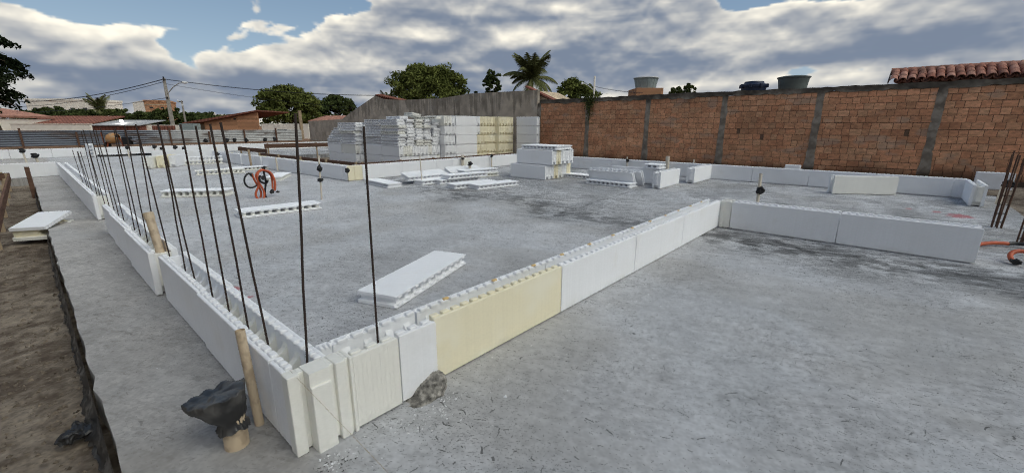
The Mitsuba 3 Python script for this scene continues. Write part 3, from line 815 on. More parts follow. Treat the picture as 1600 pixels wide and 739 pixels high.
# ------------------------------------------------------------------ brick boundary wall
COLS = [11.55, 8.81, 5.99, 3.09, 0.27, -2.49, -5.30]
CW = 0.20
XB = 16.5
wall = thing("brick_wall", "long boundary wall of unplastered orange hollow bricks with grey concrete columns", "wall")
part(wall, "mortar_backing", MB().box(XB + 0.012, XB + 0.15, COLS[-1], COLS[0], -0.35, 2.50), "mortar")
for k, y in enumerate(COLS):
    m = MB()
    rs = np.random.default_rng(50 + k)
    zs = np.linspace(-0.35, 2.498, 16)
    wl, wr = CW / 2 + 0.008 * rs.normal(size=16), CW / 2 + 0.008 * rs.normal(size=16)
    wl, wr = wl + 0.05 * np.clip(0.9 - zs, 0, 1), wr + 0.05 * np.clip(0.9 - zs, 0, 1)
    v, f = [], []
    for i, z in enumerate(zs):
        dx = 0.004 * rs.normal()
        v += [(XB - 0.006 + dx, y - wr[i], z), (XB - 0.006 + dx, y + wl[i], z), (XB + 0.05, y - wr[i], z), (XB + 0.05, y + wl[i], z)]
    for i in range(15):
        o, q = 4 * i, 4 * i + 4
        f += [(o, o + 1, q + 1), (o, q + 1, q), (o + 2, o, q), (o + 2, q, q + 2), (o + 1, o + 3, q + 3), (o + 1, q + 3, q + 1)]
    part(wall, "column", m.add(v, f), "rough_concrete")
part(wall, "foundation_beam", MB().cbox(XB - 0.05, XB + 0.06, COLS[-1], COLS[0] + 0.1, -0.35, 0.03, 0.01), "rough_concrete")
m = MB()
rs = np.random.default_rng(9)
ys = np.arange(COLS[-1], COLS[0] + 0.13, 0.17)
v, f = [], []
for i, y in enumerate(ys):
    top = 2.63 + 0.012 * rs.normal() + 0.03 * meshkit.noise(np.array([y * 0.6, 0, 0]), 4)
    low = 2.47 + 0.02 * rs.normal()
    v += [(XB - 0.014, y, low), (XB - 0.014, y, top), (XB + 0.16, y, top), (XB + 0.16, y, low)]
for i in range(len(ys) - 1):
    for j in range(4):
        a, b = 4 * i + j, 4 * i + (j + 1) % 4
        f += [(a, a + 4, b + 4), (a, b + 4, b)]
part(wall, "top_beam", m.add(v, f), "rough_concrete")


def brick_box(m, y0, y1, z0, z1, k, dx):
    c = 0.006
    v = [(XB + 0.04, y0, z0), (XB + 0.04, y1, z0), (XB + 0.04, y1, z1), (XB + 0.04, y0, z1), (XB + dx + c, y0, z0), (XB + dx + c, y1, z0), (XB + dx + c, y1, z1), (XB + dx + c, y0, z1),
         (XB + dx, y0 + c, z0 + c), (XB + dx, y1 - c, z0 + c), (XB + dx, y1 - c, z1 - c), (XB + dx, y0 + c, z1 - c)]
    f = []
    for o in (0, 4):
        for i in range(4):
            j = (i + 1) % 4
            f += [(o + i, o + 4 + i, o + 4 + j), (o + i, o + 4 + j, o + j)]
    f += [(8, 11, 10), (8, 10, 9)]
    uv = [(2 * k + 0.5 + (q[1] - y0) * 0.5 + abs(q[0] - XB), q[2] - z0) for q in v]
    m.add(v, f, uv)


bricks = []
rs = np.random.default_rng(21)
k = 1
for bay in range(len(COLS) - 1):
    lo, hi = COLS[bay + 1] + CW / 2 - 0.03, COLS[bay] - CW / 2 + 0.03
    shift = rs.normal() * 0.02
    for c in range(13):
        z0 = 0.035 + 0.189 * c + shift * 0.5
        z1 = min(z0 + 0.180 + 0.004 * rs.normal(), 2.475)
        y = lo
        while y < hi - 0.03:
            wd = rs.choice([0.19, 0.19, 0.29, 0.24]) + 0.01 * rs.normal()
            y1 = min(y + wd, hi)
            if hi - y1 < 0.09:
                y1 = hi
            hole = c in (5, 6) and rs.random() < 0.035
            if hole:
                y1 = min(y + 0.10, hi)
            else:
                bricks.append((y + 0.005, y1 - 0.005, z0 + 0.006 * rs.normal() * 0.3, z1, k, min(abs(0.005 * rs.normal()), 0.008)))
            k += 1
            y = y1
visible = [b for b in bricks if b[0] > -4.5]
visible.sort(key=lambda b: b[0])
for b in visible[:300]:
    m = MB()
    brick_box(m, *b)
    part(wall, "brick", m, "brick", uv=m.uvs())
m = MB()
for b in visible[300:] + [b for b in bricks if b[0] <= -4.5]:
    brick_box(m, *b)
far_bricks = part(wall, "far_bricks", m, "brick", uv=m.uvs())
labels[far_bricks] = {"kind": "stuff"}

# a vine over the second column
m = MB()
rs = np.random.default_rng(5)
v, f, uv = [], [], []
for i in range(900):
    z = 2.75 - abs(rs.normal()) * 0.45 if i < 700 else 2.72 + abs(rs.normal()) * 0.06
    y = 8.70 + rs.normal() * (0.12 + 0.05 * (z > 2.4)) + (0.0 if i < 700 else rs.normal() * 0.35)
    p = np.array([XB - 0.03 - abs(rs.normal()) * 0.06, y, max(z, 1.55)])
    a, b = rs.normal(size=3), rs.normal(size=3)
    a, b = 0.035 * a / np.linalg.norm(a), 0.022 * b / np.linalg.norm(b)
    o = len(v)
    v += [p - a, p + b, p + a, p - b]
    f += [(o, o + 1, o + 2), (o, o + 2, o + 3)]
    uv += [(rs.random() * 0.8, 0)] * 4
vine = thing("vine", "green creeper hanging over the brick wall top at its second column", "plant")
part(vine, "foliage", m.add(v, f, uv), "leaf_olive", uv=m.uvs())
part(vine, "stem", MB().tube([(16.47, 8.7, 2.78), (16.46, 8.68, 2.3), (16.47, 8.72, 1.7)], 0.012, 5), "bark")

# ------------------------------------------------------------------ grey rendered neighbour wall
m = MB()
outline = [(11.67, -0.4), (11.67, 3.12), (16.4, 3.17), (19.0, 3.02), (23.2, 3.07), (25.2, 3.21), (26.15, 3.46), (30.0, 2.32), (31.1, 1.93), (37.2, 1.80), (37.2, -0.4)]
for i in range(1, len(outline) - 2):
    (ya, za), (yb, zb) = outline[i], outline[i + 1]
    m.add([(XB, ya, -0.4), (XB, yb, -0.4), (XB, yb, zb), (XB, ya, za), (XB + 0.18, ya, -0.4), (XB + 0.18, yb, -0.4), (XB + 0.18, yb, zb), (XB + 0.18, ya, za)],
          [(0, 3, 2), (0, 2, 1), (4, 5, 6), (4, 6, 7), (3, 7, 6), (3, 6, 2)])
m.add([(XB, 11.67, -0.4), (XB + 0.18, 11.67, -0.4), (XB + 0.18, 11.67, 3.12), (XB, 11.67, 3.12)], [(0, 1, 2), (0, 2, 3)])
gw = thing("rendered_wall", "tall grey cement rendered wall with a gable, behind the stock pile", "wall")
part(gw, "rendered_face", m, "cement_render")
for i in range(14):
    y = 26.1 - i * 0.22
    z = 3.46 - (26.15 - y) * 0.16
    m = MB()
    m.lathe([(0.10, 0), (0.085, 0.5)], 8)
    part(gw, "roof_tile", m, "roof_tile_far", M(XB + 0.02, y, z + 0.0, 0, 0, 82))

# the neighbour's wall along the left side of the plot, beyond the left edge of the photo
bl = thing("boundary_wall", "grey rendered boundary wall along the left side of the plot, outside the photo", "wall")
part(bl, "rendered_face", MB().cbox(-4.45, -4.25, -9.0, 15.4, -0.4, 2.75, 0.01), "cement_render")
part(bl, "coping", MB().cbox(-4.49, -4.21, -9.02, 15.42, 2.752, 2.80, 0.01), "rough_concrete")

# small house showing between the grey and the brick wall
h = thing("small_house", "small beige house front with red tile verge between the grey and brick walls", "house")
part(h, "wall", MB().prism([(11.1, 0.0), (12.6, 0.0), (12.6, 3.20), (11.1, 2.58)], 16.9, 19.5, axis=0), "plaster_beige")
part(h, "roof", MB().prism([(10.95, 2.58), (10.95, 2.66), (12.75, 3.40), (12.75, 3.32)], 16.85, 17.25, axis=0), "roof_tile_far")

# ------------------------------------------------------------------ corrugated metal fence
fence = thing("metal_fence", "long low fence of horizontal corrugated metal sheets on the far edge of the site", "fence")
YF = 37.0
for k in range(9):
    x0 = -5.2 + 2.35 * k
    x1 = min(x0 + 2.40, 15.7)
    y = YF + 0.03 * (k % 2)
    m = MB()
    v, f = [], []
    N = 29
    top = 1.12 - 0.006 * k
    for i in range(N):
        z = 0.17 + (top - 0.17) * i / (N - 1)
        ph = (i % 4)
        d = (0.0, 0.035, 0.05, 0.035)[ph]
        v += [(x0, y - d, z), (x1, y - d, z)]
    for i in range(N - 1):
        f += [(2 * i, 2 * i + 1, 2 * i + 3), (2 * i, 2 * i + 3, 2 * i + 2)]
    part(fence, "corrugated_sheet", m.add(v, f), "galvanised")
    part(fence, "post", MB().box(x0 - 0.05, x0 + 0.05, YF - 0.16, YF - 0.07, -0.1, 1.0 + 0.12 * (k % 3)), "old_wood")

# batter boards: plank on short posts along the slab edge by the stock pile
def plank_line(label, a, b, z0, z1, posts, th=0.03, mat="old_wood"):
    t = thing("plank_rail", label, "timber rail")
    a, b = np.array(a, float), np.array(b, float)
    L = np.linalg.norm(b - a)
    ang = math.degrees(math.atan2(*(b - a)[::-1]))
    part(t, "plank", MB().cbox(0, L, -th / 2, th / 2, z0, z1, 0.003), mat, M(a[0], a[1], 0, ang))
    for s in np.linspace(0.15, L - 0.15, posts):
        part(t, "post", MB().box(s - 0.03, s + 0.03, th / 2 + 0.002, th / 2 + 0.05, -0.25, z1 + 0.02), "pale_wood", M(a[0], a[1], 0, ang))
    return t


plank_line("dark plank on posts running away along the slab edge, left of the stock pile", (5.55, 9.25), (5.32, 16.2), 0.29, 0.43, 5)
plank_line("dark plank on posts running across in front of the stock pile", (5.62, 9.48), (12.3, 9.52), 0.27, 0.405, 6)
plank_line("farther dark plank on posts between the stock pile and the metal fence", (6.9, 20.2), (13.6, 19.2), 0.40, 0.60, 4)
plank_line("short dark plank in the gap of the inner wall behind the orange conduits", (5.35, 18.6), (5.5, 15.9), 0.42, 0.57, 2)
plank_line("dark plank on posts at the left edge of the photo running towards the camera", (-0.97, 6.9), (-0.915, 15.0), 0.06, 0.22, 6, 0.035)
plank_line("short dark plank crossing at the far end of the left-hand plank rail", (-2.6, 15.1), (-0.9, 15.1), 0.06, 0.24, 2, 0.035)
single("timber_post", "single dark wooden post by the slab edge in front of the far left foam wall", "post", MB().prism([(-0.62, 12.9), (-0.54, 12.9), (-0.54, 12.98), (-0.62, 12.98)], -0.3, 0.50), "old_wood")

# ------------------------------------------------------------------ reinforcing bars
def rebar(label, b, t, r=0.0054, group=None):
    b, t = np.array(b, float), np.array(t, float)
    n = 7
    pts = [b + (t - b) * i / (n - 1) + (0 if i in (0, n - 1) else 1) * RNG.normal(size=3) * [0.0016, 0.0016, 0] for i in range(n)]
    m = MB().tube(pts, r, 6)
    single("rebar", label, "steel bar", m, "rust_steel", None, 40, group)


rebar("upright steel bar standing in the near corner of the low foam wall", (0.10, 0.10, 0.02), (0.19, 0.055, 1.47))
rebar("upright steel bar standing alone in the right-hand wall, just right of the corner bar", (0.48, 0.10, 0.02), (0.50, 0.085, 1.42))
bars = [(0.47, 0.04, 1.435), (0.79, 0.08, 1.43), (1.15, 0.10, 1.42), (1.48, 0.10, 1.43), (1.88, 0.06, 1.435), (2.20, 0.12, 1.41), (2.61, 0.05, 1.43), (3.30, 0.15, 1.40), (3.71, 0.12, 1.42), (4.07, 0.09, 1.40), (4.45, 0.12, 1.38),
        (5.11, 0.08, 1.39), (5.49, 0.07, 1.37), (5.87, 0.08, 1.37), (6.32, 0.08, 1.35), (6.75, 0.05, 1.36), (7.35, 0.10, 1.05), (7.8, 0.10, 1.33), (8.25, 0.06, 1.0), (8.7, 0.06, 0.98), (9.2, 0.08, 0.97), (9.7, 0.05, 0.98)]
for i, (y, xt, zt) in enumerate(bars):
    rebar(f"upright steel bar in the left-hand wall, {ORD[i]} back from the corner bar", (0.10, y, 0.02), (xt, y + 0.005, zt), group="steel bars in the left-hand wall")


def bar_cage(label, x, y, h, top, n=5):
    t = thing("bar_cage", label, "steel cage")
    for i in range(n):
        a = 2 * math.pi * i / n
        r = 0.055
        b = np.array([x + r * math.cos(a), y + r * math.sin(a), 0.0])
        e = np.array([x + top[0] + r * 1.3 * math.cos(a), y + top[1] + r * 1.3 * math.sin(a), h * (0.93 + 0.08 * RNG.random())])
        part(t, "bar", MB().tube([b, 0.5 * (b + e) + RNG.normal(size=3) * 0.006, e], 0.009, 6), "rust_bar")
    for z in np.arange(0.08, h * 0.45, 0.13):
        k = z / h
        c = np.array([x + top[0] * k, y + top[1] * k, z])
        q = [c + [0.062 * math.cos(a), 0.062 * math.sin(a), 0] for a in np.linspace(0, 2 * math.pi, 9)]
        part(t, "tie_ring", MB().tube(q, 0.004, 5, False), "rust_steel")


bar_cage("cage of rusty steel bars standing at the right slab edge below the brick wall", 8.70, -3.07, 1.10, (0.02, -0.02), 6)
bar_cage("cage of rusty steel bars cut by the right edge of the photo", 7.50, -3.16, 1.15, (0.0, -0.04), 5)

# ------------------------------------------------------------------ pipes, conduits, bags
def pipe(label, b, t, r, mat="pvc_cream", collar=False, name="pipe"):
    b, t = np.array(b, float), np.array(t, float)
    d = (t - b) / np.linalg.norm(t - b)
    m = MB().tube([b, t], r, 20, False).tube([t, b], r * 0.88, 20, False)
    key = thing(name, label, "pipe")
    part(key, "tube", m, mat, None, 40)
    if collar:
        part(key, "socket", MB().tube([t - d * 0.06, t - d * 0.05, t + d * 0.002], [r * 1.02, r * 1.16, r * 1.16], 20, False), mat, None, 40)
    return key


pipe("cream plastic pipe standing against the left-hand wall near the corner", (-0.034, 0.36, -0.02), (-0.040, 0.40, 0.495), 0.021)
pipe("cream plastic pipe with socket standing in the break of the left-hand wall", (0.075, 2.70, 0.0), (0.05, 2.92, 0.70), 0.032, collar=True)
single("paper_scrap", "tan paper scrap tucked beside the pipe in the break of the left-hand wall", "paper", MB().box(0.10, 0.108, 2.78, 2.92, 0.22, 0.46), "pvc_cream")
pipe("wide cream pipe stub under a black plastic bag near the corner", (-0.155, 0.285, -0.02), (-0.150, 0.285, 0.24), 0.050, name="pipe_stub")


def crumple(v, amp, freq, seed):
    v = np.asarray(v, float)
    d = np.stack([meshkit.fbm(v * freq + 10 * k, 3, seed + k) - 0.5 for k in range(3)], -1)
    rid = np.abs(meshkit.noise(v * freq * 1.7, seed + 9) - 0.5)
    return v + amp * 2 * d + amp * 0.8 * (rid[:, None] - 0.25) * np.array([0.6, 0.6, 1.0])


def bag_mesh(c, neck, seed):
    """Thin plastic sheet pulled over a pipe end: gathered at the neck, pleats flaring to a slanting, creased top with two pointed corners."""
    N = 120
    lean = np.array([-0.030, 0.034])
    rings = [(0.066, 0.100, 0.0), (0.060, 0.112, 0.0), (0.0525, 0.130, 0.0), (0.056, 0.146, 0.12), (0.070, 0.170, 0.35), (0.086, 0.200, 0.65), (0.100, 0.232, 0.92), (0.107, 0.256, 1.0), (0.1075, 0.264, 1.0), (0.100, 0.268, 1.0),
             (0.085, 0.266, 1.0), (0.066, 0.262, 1.0), (0.045, 0.261, 1.0), (0.024, 0.262, 1.0), (0.002, 0.263, 1.0)]
    v, f = [], []
    to_left = math.atan2(0.75, -0.66)
    for q, (r, z, t) in enumerate(rings):
        top = q >= 8
        for i in range(N):
            a = 2 * math.pi * i / N
            w = a + 0.35 * math.sin(3 * a + seed) + 0.5 * t * math.sin(2 * a)
            pleat = 0.085 * (abs(math.sin(5.5 * w)) ** 0.7 - 0.6) + 0.05 * (abs(math.sin(12.5 * w + 1)) ** 0.7 - 0.6)
            pleat *= (1.0 if not top else max(0.0, (r - 0.03) / 0.08))
            k1, k2 = max(0, math.cos(a - to_left)), max(0, math.cos(a - to_left - 2.7))
            rr = r * (1 + pleat * (1.2 - 0.5 * t)) * (1 + t * (0.40 * k1 ** 7 + 0.20 * k2 ** 7))
            x, y = rr * math.cos(a), rr * math.sin(a)
            along = (x * math.cos(to_left) + y * math.sin(to_left))
            crease = 0.010 * (abs(math.sin(17 * x / 0.1 * 0.35 + 2.2 * y / 0.1)) - 0.5) * (1 if top else 0) * min(1, r / 0.06)
            ragged = 0.008 * (math.sin(3 * a) + 0.6 * math.sin(8 * a + 1)) * (1 if q == 0 else 0.3 if q == 1 else 0)
            v.append((c[0] + x + lean[0] * t, c[1] + y + lean[1] * t, z - 0.25 * along * t + crease + ragged))
    for k in range(len(rings) - 1):
        for i in range(N):
            j = (i + 1) % N
            f += [(k * N + i, k * N + j, k * N + N + j), (k * N + i, k * N + N + j, k * N + N + i)]
    mesh = trimesh.Trimesh(np.array(v), np.array(f), process=False).subdivide()
    q = mesh.vertices
    d = np.stack([np.abs(meshkit.fbm(q * 15.0 + 9 * k, 2, seed + k) - 0.5) - 0.12 for k in range(3)], -1)
    mesh.vertices = q + 0.042 * d * np.clip((q[:, 2:] - 0.10) / 0.08, 0.1, 1)
    return mesh


single("plastic_bag", "crumpled black plastic bag tied over the wide pipe stub near the corner", "plastic bag", bag_mesh((-0.155, 0.285), 0.05, 3), "bag_film", None, 40)

# string from the corner towards the camera
single("string_line", "thin builder's string stretched from the wall corner down across the foreground", "string", MB().tube([(0.03, 0.04, 0.402), (0.045, -0.065, 0.362), (0.11, -0.62, 0.19), (0.14, -0.9, 0.10)], 0.0008, 5), "pale_wood")

# mortar dab at the foot of the filler piece
ico = trimesh.creation.icosphere(5)
v = ico.vertices * [0.140, 0.085, 0.105]
v[:, 2] = np.where(v[:, 2] < 0, v[:, 2] * 0.1, v[:, 2])
v[:, 2] *= np.clip(0.75 + 0.75 * v[:, 0] / 0.135, 0.12, 1.6)
v[:, 0] += 0.02 * (v[:, 2] / 0.1)
v = crumple(crumple(crumple(v, 0.014, 12.0, 5), 0.009, 32.0, 8), 0.005, 95.0, 3)
single("mortar_lump", "rough grey mortar lump against the foot of the white filler piece", "mortar", trimesh.Trimesh(v + [0.650, -0.055, -0.006], ico.faces, process=False), "mortar_mix", None, True)

# small things lying on the slab: foam crumbs, grit
rs = np.random.default_rng(31)
m = MB()
tet = np.array([(1, 0, -0.5), (-0.6, 0.8, -0.5), (-0.6, -0.8, -0.5), (0, 0, 0.7), (0.5, 0.5, 0.3)])
tf = [(0, 2, 1), (0, 3, 2), (1, 2, 3), (0, 1, 4), (1, 3, 4), (0, 4, 3)]
for i in range(620):
    if i < 50:
        x, y = 0.10 + rs.normal() * 0.05, -0.16 + rs.normal() * 0.035
    elif i < 150:
        x, y = 0.55 + rs.normal() * 0.14, -0.22 + rs.normal() * 0.05
    elif i < 240:
        x, y = rs.uniform(-0.4, 4.0), rs.uniform(-1.2, -0.06)
    else:
        x, y = rs.uniform(-0.45, 9.0), rs.uniform(-2.6, 8.0)
        if -0.1 < y < 0.25 or -0.05 < x < 0.25:
            continue
    s = 0.0015 + 0.0035 * rs.random() ** 2 * (1.2 if i < 90 else 1) + (0.009 * rs.random() ** 3 if i % 9 == 0 else 0)
    a = rs.uniform(0, 6.28)
    r = np.array([[math.cos(a), -math.sin(a), 0], [math.sin(a), math.cos(a), 0], [0, 0, 1]])
    m.add(tet @ r.T * s * [1.4, 1.0, 0.7] + [x, y, s * 0.4], tf)
single("foam_crumbs", "small white foam crumbs scattered over the slab", "crumbs", m, "eps_white", kind="stuff")
m = MB()
for i in range(300):
    x, y = (rs.uniform(-0.4, 7), rs.uniform(-2.6, 7)) if i > 60 else (0.07 + rs.normal() * 0.06, -0.17 + rs.normal() * 0.03)
    s = 0.002 + 0.004 * rs.random() ** 3
    a = rs.uniform(0, 6.28)
    r = np.array([[math.cos(a), -math.sin(a), 0], [math.sin(a), math.cos(a), 0], [0, 0, 1]])
    m.add(tet @ r.T * s * [1 + 1.2 * rs.random(), 0.8, 0.5] + [x, y, s * 0.3], tf)
single("dark_grit", "dark grit and splinters scattered over the slab", "grit", m, "black_plastic", kind="stuff")
m = MB()
for i in range(5200):
    x, y = -0.6 - abs(rs.normal()) * 0.9, rs.uniform(-0.6, 9) if i > 1500 else rs.uniform(-0.6, 3.5)
    s = 0.004 + 0.020 * rs.random() ** 4
    a = rs.uniform(0, 6.28)
    r = np.array([[math.cos(a), -math.sin(a), 0], [math.sin(a), math.cos(a), 0], [0, 0, 1]])
    p = np.array([[x * 0.7, y * 0.7, 0.0]])
    z = -0.20 + 0.10 * (meshkit.fbm(p, 4, 2)[0] - 0.5) + 0.05 * (meshkit.fbm(p * 5, 3, 6)[0] - 0.5)
    m.add(tet @ r.T * s * [1, 0.9, 0.8] + [x, y, z + 0.2 * s], tf)
single("gravel", "pebbles and clods strewn over the brown soil left of the slab", "gravel", m, "soil_stone", kind="stuff")

# damp-proof film hanging from the slab edge
rs = np.random.default_rng(12)
ny, nx = 900, 12
yy = np.linspace(-1.6, 13.5, ny)
v = []
for j in range(nx):
    t = j / (nx - 1)
    q = np.stack([yy * 7, np.full(ny, t * 2.4), np.full(ny, 1.0)], -1)
    wid = 0.008 + 0.030 * meshkit.noise(np.stack([yy * 1.3, 0 * yy + 3, 0 * yy], -1), 8) + 0.03 * np.exp(-((yy - 1.1) / 0.35) ** 2) - 0.012 * np.clip((yy - 4) / 4, 0, 1)
    fine = meshkit.fbm(np.stack([yy * 26, np.full(ny, t * 6), np.full(ny, 2.0)], -1), 3, 9) - 0.5
    wob = 0.040 * (meshkit.fbm(q, 3, 3) - 0.5) + 0.035 * fine
    x = -0.556 - wid * t + wob * min(1, 2.5 * t)
    z = -0.012 - 0.165 * t ** 0.6 + min(1, 2 * t) * (0.040 * (meshkit.fbm(q * 1.7 + 5, 3, 7) - 0.5) + 0.025 * fine)
    v.append(np.stack([x, yy, z], -1))
v = np.stack(v, 1).reshape(-1, 3)
f = []
for i in range(ny - 1):
    for j in range(nx - 1):
        a = i * nx + j
        f += [(a, a + 1, a + nx + 1), (a, a + nx + 1, a + nx)]
film = thing("plastic_film", "black plastic film hanging crumpled along the left edge of the slab", "plastic film")
part(film, "hanging_strip", trimesh.Trimesh(np.array(v), np.array(f), process=False), "black_film", None, True)
ico = trimesh.creation.icosphere(4)
v = crumple(crumple(ico.vertices * [0.060, 0.075, 0.030], 0.040, 15.0, 8), 0.020, 38.0, 4)
part(film, "bunched_end", trimesh.Trimesh(v + [-0.645, 1.22, -0.14], ico.faces, process=False), "black_film", None, 40)

# orange and black conduits rising from the slab
def conduit_mesh(ctrl, r, ridge=True, n=90):
    from scipy.interpolate import CubicSpline
    c = np.array(ctrl, float)
    s = np.concatenate([[0], np.cumsum(np.linalg.norm(np.diff(c, axis=0), axis=1))])
    cs = CubicSpline(s, c)
    t = np.linspace(0, s[-1], n)
    rr = r * (1 + (0.07 * np.cos(np.arange(n) * math.pi) if ridge else 0))
    return MB().tube(cs(t), rr, 10)


cd = thing("conduit_bundle", "bundle of looped orange and black corrugated conduits rising from the slab", "conduit")
X0, Y0 = 2.50, 7.70
for ctrl, mat, r in (
        ([(2.41, Y0, -0.02), (2.40, Y0, 0.16), (2.45, Y0 - 0.02, 0.30), (2.43, Y0, 0.46), (2.50, Y0, 0.545), (2.60, Y0 + 0.02, 0.55)], "conduit_orange", 0.021),
        ([(2.45, Y0 + 0.05, -0.02), (2.47, Y0 + 0.04, 0.2), (2.41, Y0 + 0.02, 0.33), (2.37, Y0, 0.44), (2.35, Y0 - 0.01, 0.50)], "conduit_orange", 0.020),
        ([(2.49, Y0 - 0.03, -0.02), (2.50, Y0 - 0.03, 0.2), (2.44, Y0 - 0.04, 0.36), (2.46, Y0 - 0.03, 0.50), (2.53, Y0 - 0.02, 0.555), (2.61, Y0, 0.54)], "conduit_orange", 0.020),
        ([(2.62, Y0, 0.54), (2.68, Y0 - 0.01, 0.51), (2.735, Y0 - 0.03, 0.40), (2.745, Y0 - 0.04, 0.26), (2.715, Y0 - 0.05, 0.13)], "conduit_orange", 0.021),
        ([(2.61, Y0 + 0.03, 0.53), (2.69, Y0 + 0.03, 0.48), (2.72, Y0 + 0.02, 0.33), (2.70, Y0, 0.16)], "conduit_orange", 0.019),
        ([(2.35, Y0, 0.50), (2.28, Y0, 0.50), (2.215, Y0 - 0.01, 0.42), (2.205, Y0 - 0.02, 0.33), (2.26, Y0 - 0.03, 0.245), (2.34, Y0 - 0.02, 0.235), (2.41, Y0 - 0.01, 0.27)], "black_conduit", 0.017),
        ([(2.57, Y0, -0.02), (2.55, Y0, 0.14), (2.59, Y0, 0.32), (2.58, Y0, 0.52), (2.60, Y0, 0.60)], "black_conduit", 0.019),
        ([(2.49, Y0 - 0.05, 0.45), (2.50, Y0 - 0.06, 0.32), (2.57, Y0 - 0.05, 0.30), (2.61, Y0 - 0.05, 0.36)], "black_conduit", 0.022)):
    part(cd, "orange_tube" if "orange" in mat else "black_tube", conduit_mesh(ctrl, r), mat if "orange" in mat else "black_plastic", None, 50)


def wrap(parent, c, s, seed, name="tape_wrap"):
    i2 = trimesh.creation.icosphere(4)
    q = i2.vertices * np.array(s) * 0.85
    q = crumple(q, min(s) * 0.8, 0.6 / min(s), seed)
    q = crumple(q, min(s) * 0.35, 1.9 / min(s), seed + 3)
    part(parent, name, trimesh.Trimesh(q + np.array(c), i2.faces, process=False), "black_plastic", None, 40)


wrap(cd, (2.60, Y0, 0.60), (0.034, 0.034, 0.055), 3)
wrap(cd, (2.675, Y0 - 0.04, 0.11), (0.055, 0.04, 0.05), 4)
wrap(cd, (2.775, Y0 - 0.04, 0.10), (0.05, 0.025, 0.022), 5)
wrap(cd, (2.35, Y0, 0.475), (0.04, 0.03, 0.04), 6)
wrap(cd, (2.54, Y0 - 0.04, 0.40), (0.045, 0.03, 0.06), 7)

co = thing("orange_conduit", "orange conduit lying on the slab by the right-hand wall end", "conduit")
part(co, "tube", conduit_mesh([(6.55, -2.45, 0.03), (6.95, -2.70, 0.03), (7.15, -2.86, 0.045), (7.25, -3.0, 0.04)], 0.022), "conduit_orange", None, 50)
part(co, "bare_end", conduit_mesh([(7.25, -3.0, 0.04), (7.30, -3.12, 0.05), (7.18, -3.28, 0.04), (7.0, -3.42, 0.02)], 0.021), "black_film", None, 50)
co = thing("orange_conduit", "orange conduit loop with taped end at the right edge of the photo", "conduit")
part(co, "tube", conduit_mesh([(6.28, -2.92, 0.03), (6.36, -2.90, 0.09), (6.44, -2.98, 0.12), (6.40, -3.10, 0.09), (6.24, -3.14, 0.04), (6.14, -3.02, 0.03)], 0.022), "conduit_orange", None, 50)
wrap(co, (6.25, -2.93, 0.04), (0.06, 0.05, 0.035), 9)

# thin stakes and pipes with black tape
def stake(label, b, t, r, mat="pvc_white", wraps=()):
    key = pipe(label, b, t, r, mat, name="stake_pipe")
    b, t = np.array(b, float), np.array(t, float)
    for i, (k, s) in enumerate(wraps):
        wrap(key, b + (t - b) * k + [-0.01, -0.02, 0], s, 20 + i)


stake("leaning pale pipe with two black rags standing before the inner wall", (3.20, 6.62, -0.02), (3.235, 6.62, 0.86), 0.017, wraps=((0.47, (0.065, 0.04, 0.05)), (0.72, (0.05, 0.04, 0.08))))
stake("thin rod with black rag by the inner wall corner", (4.91, 8.78, -0.02), (4.92, 8.78, 0.34), 0.008, "rust_steel", ((0.9, (0.07, 0.04, 0.09)),))
stake("thin pale stake standing left of the tilted block", (5.96, 7.03, -0.02), (5.93, 7.03, 0.72), 0.014)
stake("pale pipe with black tape rising behind the cross wall", (7.60, -0.16, -0.02), (7.62, -0.14, 0.66), 0.026, wraps=((0.60, (0.085, 0.07, 0.085)),))
stake("short pipe with black tape in the long wall below the bricks, left one", (12.0, 4.48, 0.0), (12.0, 4.50, 0.50), 0.020, wraps=((0.78, (0.055, 0.06, 0.07)),))
stake("wide cream pipe standing before the long wall below the bricks", (11.95, 3.17, -0.02), (11.95, 3.19, 0.58), 0.055)
stake("thin pipe with black tape behind the gap of the long wall", (12.35, 2.55, -0.02), (12.35, 2.57, 0.50), 0.020, wraps=((0.72, (0.05, 0.05, 0.04)),))
stake("pale stake beside the inner wall, farther of two left of the conduits", (4.6, 14.9, -0.02), (4.6, 14.95, 0.62), 0.035, "pale_wood")
stake("pale stake with black rag in the inner wall farther back", (4.42, 17.9, -0.02), (4.42, 18.0, 0.60), 0.030, wraps=((0.6, (0.07, 0.07, 0.11)),))
stake("pale board stake in front of the inner wall, nearer of two", (4.75, 13.0, -0.02), (4.75, 13.02, 0.44), 0.025)
stake("pipe stub with black bag on the slab before the square stack", (8.70, 8.2, -0.02), (8.70, 8.2, 0.25), 0.045, wraps=((1.12, (0.075, 0.075, 0.10)),))
stake("pipe with black tape on top of the inner wall before the stock pile, right one", (10.35, 8.85, -0.02), (10.35, 8.85, 0.46), 0.022, wraps=((0.9, (0.05, 0.05, 0.09)),))
stake("pipe with black tape on top of the inner wall before the stock pile, left one", (8.98, 8.85, -0.02), (8.98, 8.85, 0.50), 0.05, "pvc_white", ((0.8, (0.06, 0.06, 0.05)),))
stake("black capped pipe rising behind the square stack", (10.6, 7.4, -0.02), (10.6, 7.4, 0.62), 0.04, "pvc_white", ((1.0, (0.08, 0.08, 0.12)),))
stake("pipe with a black bag beside the cream wall end at far right", (11.6, -3.42, -0.02), (11.6, -3.44, 0.36), 0.05, "pvc_white", ((1.12, (0.09, 0.11, 0.09)),))
stake("leaning pipe with black bag in front of the farthest wall at left, nearer one", (-0.30, 17.0, -0.05), (-0.36, 17.0, 0.62), 0.03, wraps=((0.92, (0.09, 0.07, 0.11)),))
stake("pipe with black bag in front of the farthest wall at left, farther one", (-0.55, 20.0, -0.02), (-0.58, 20.0, 0.62), 0.025, wraps=((0.97, (0.08, 0.07, 0.12)),))
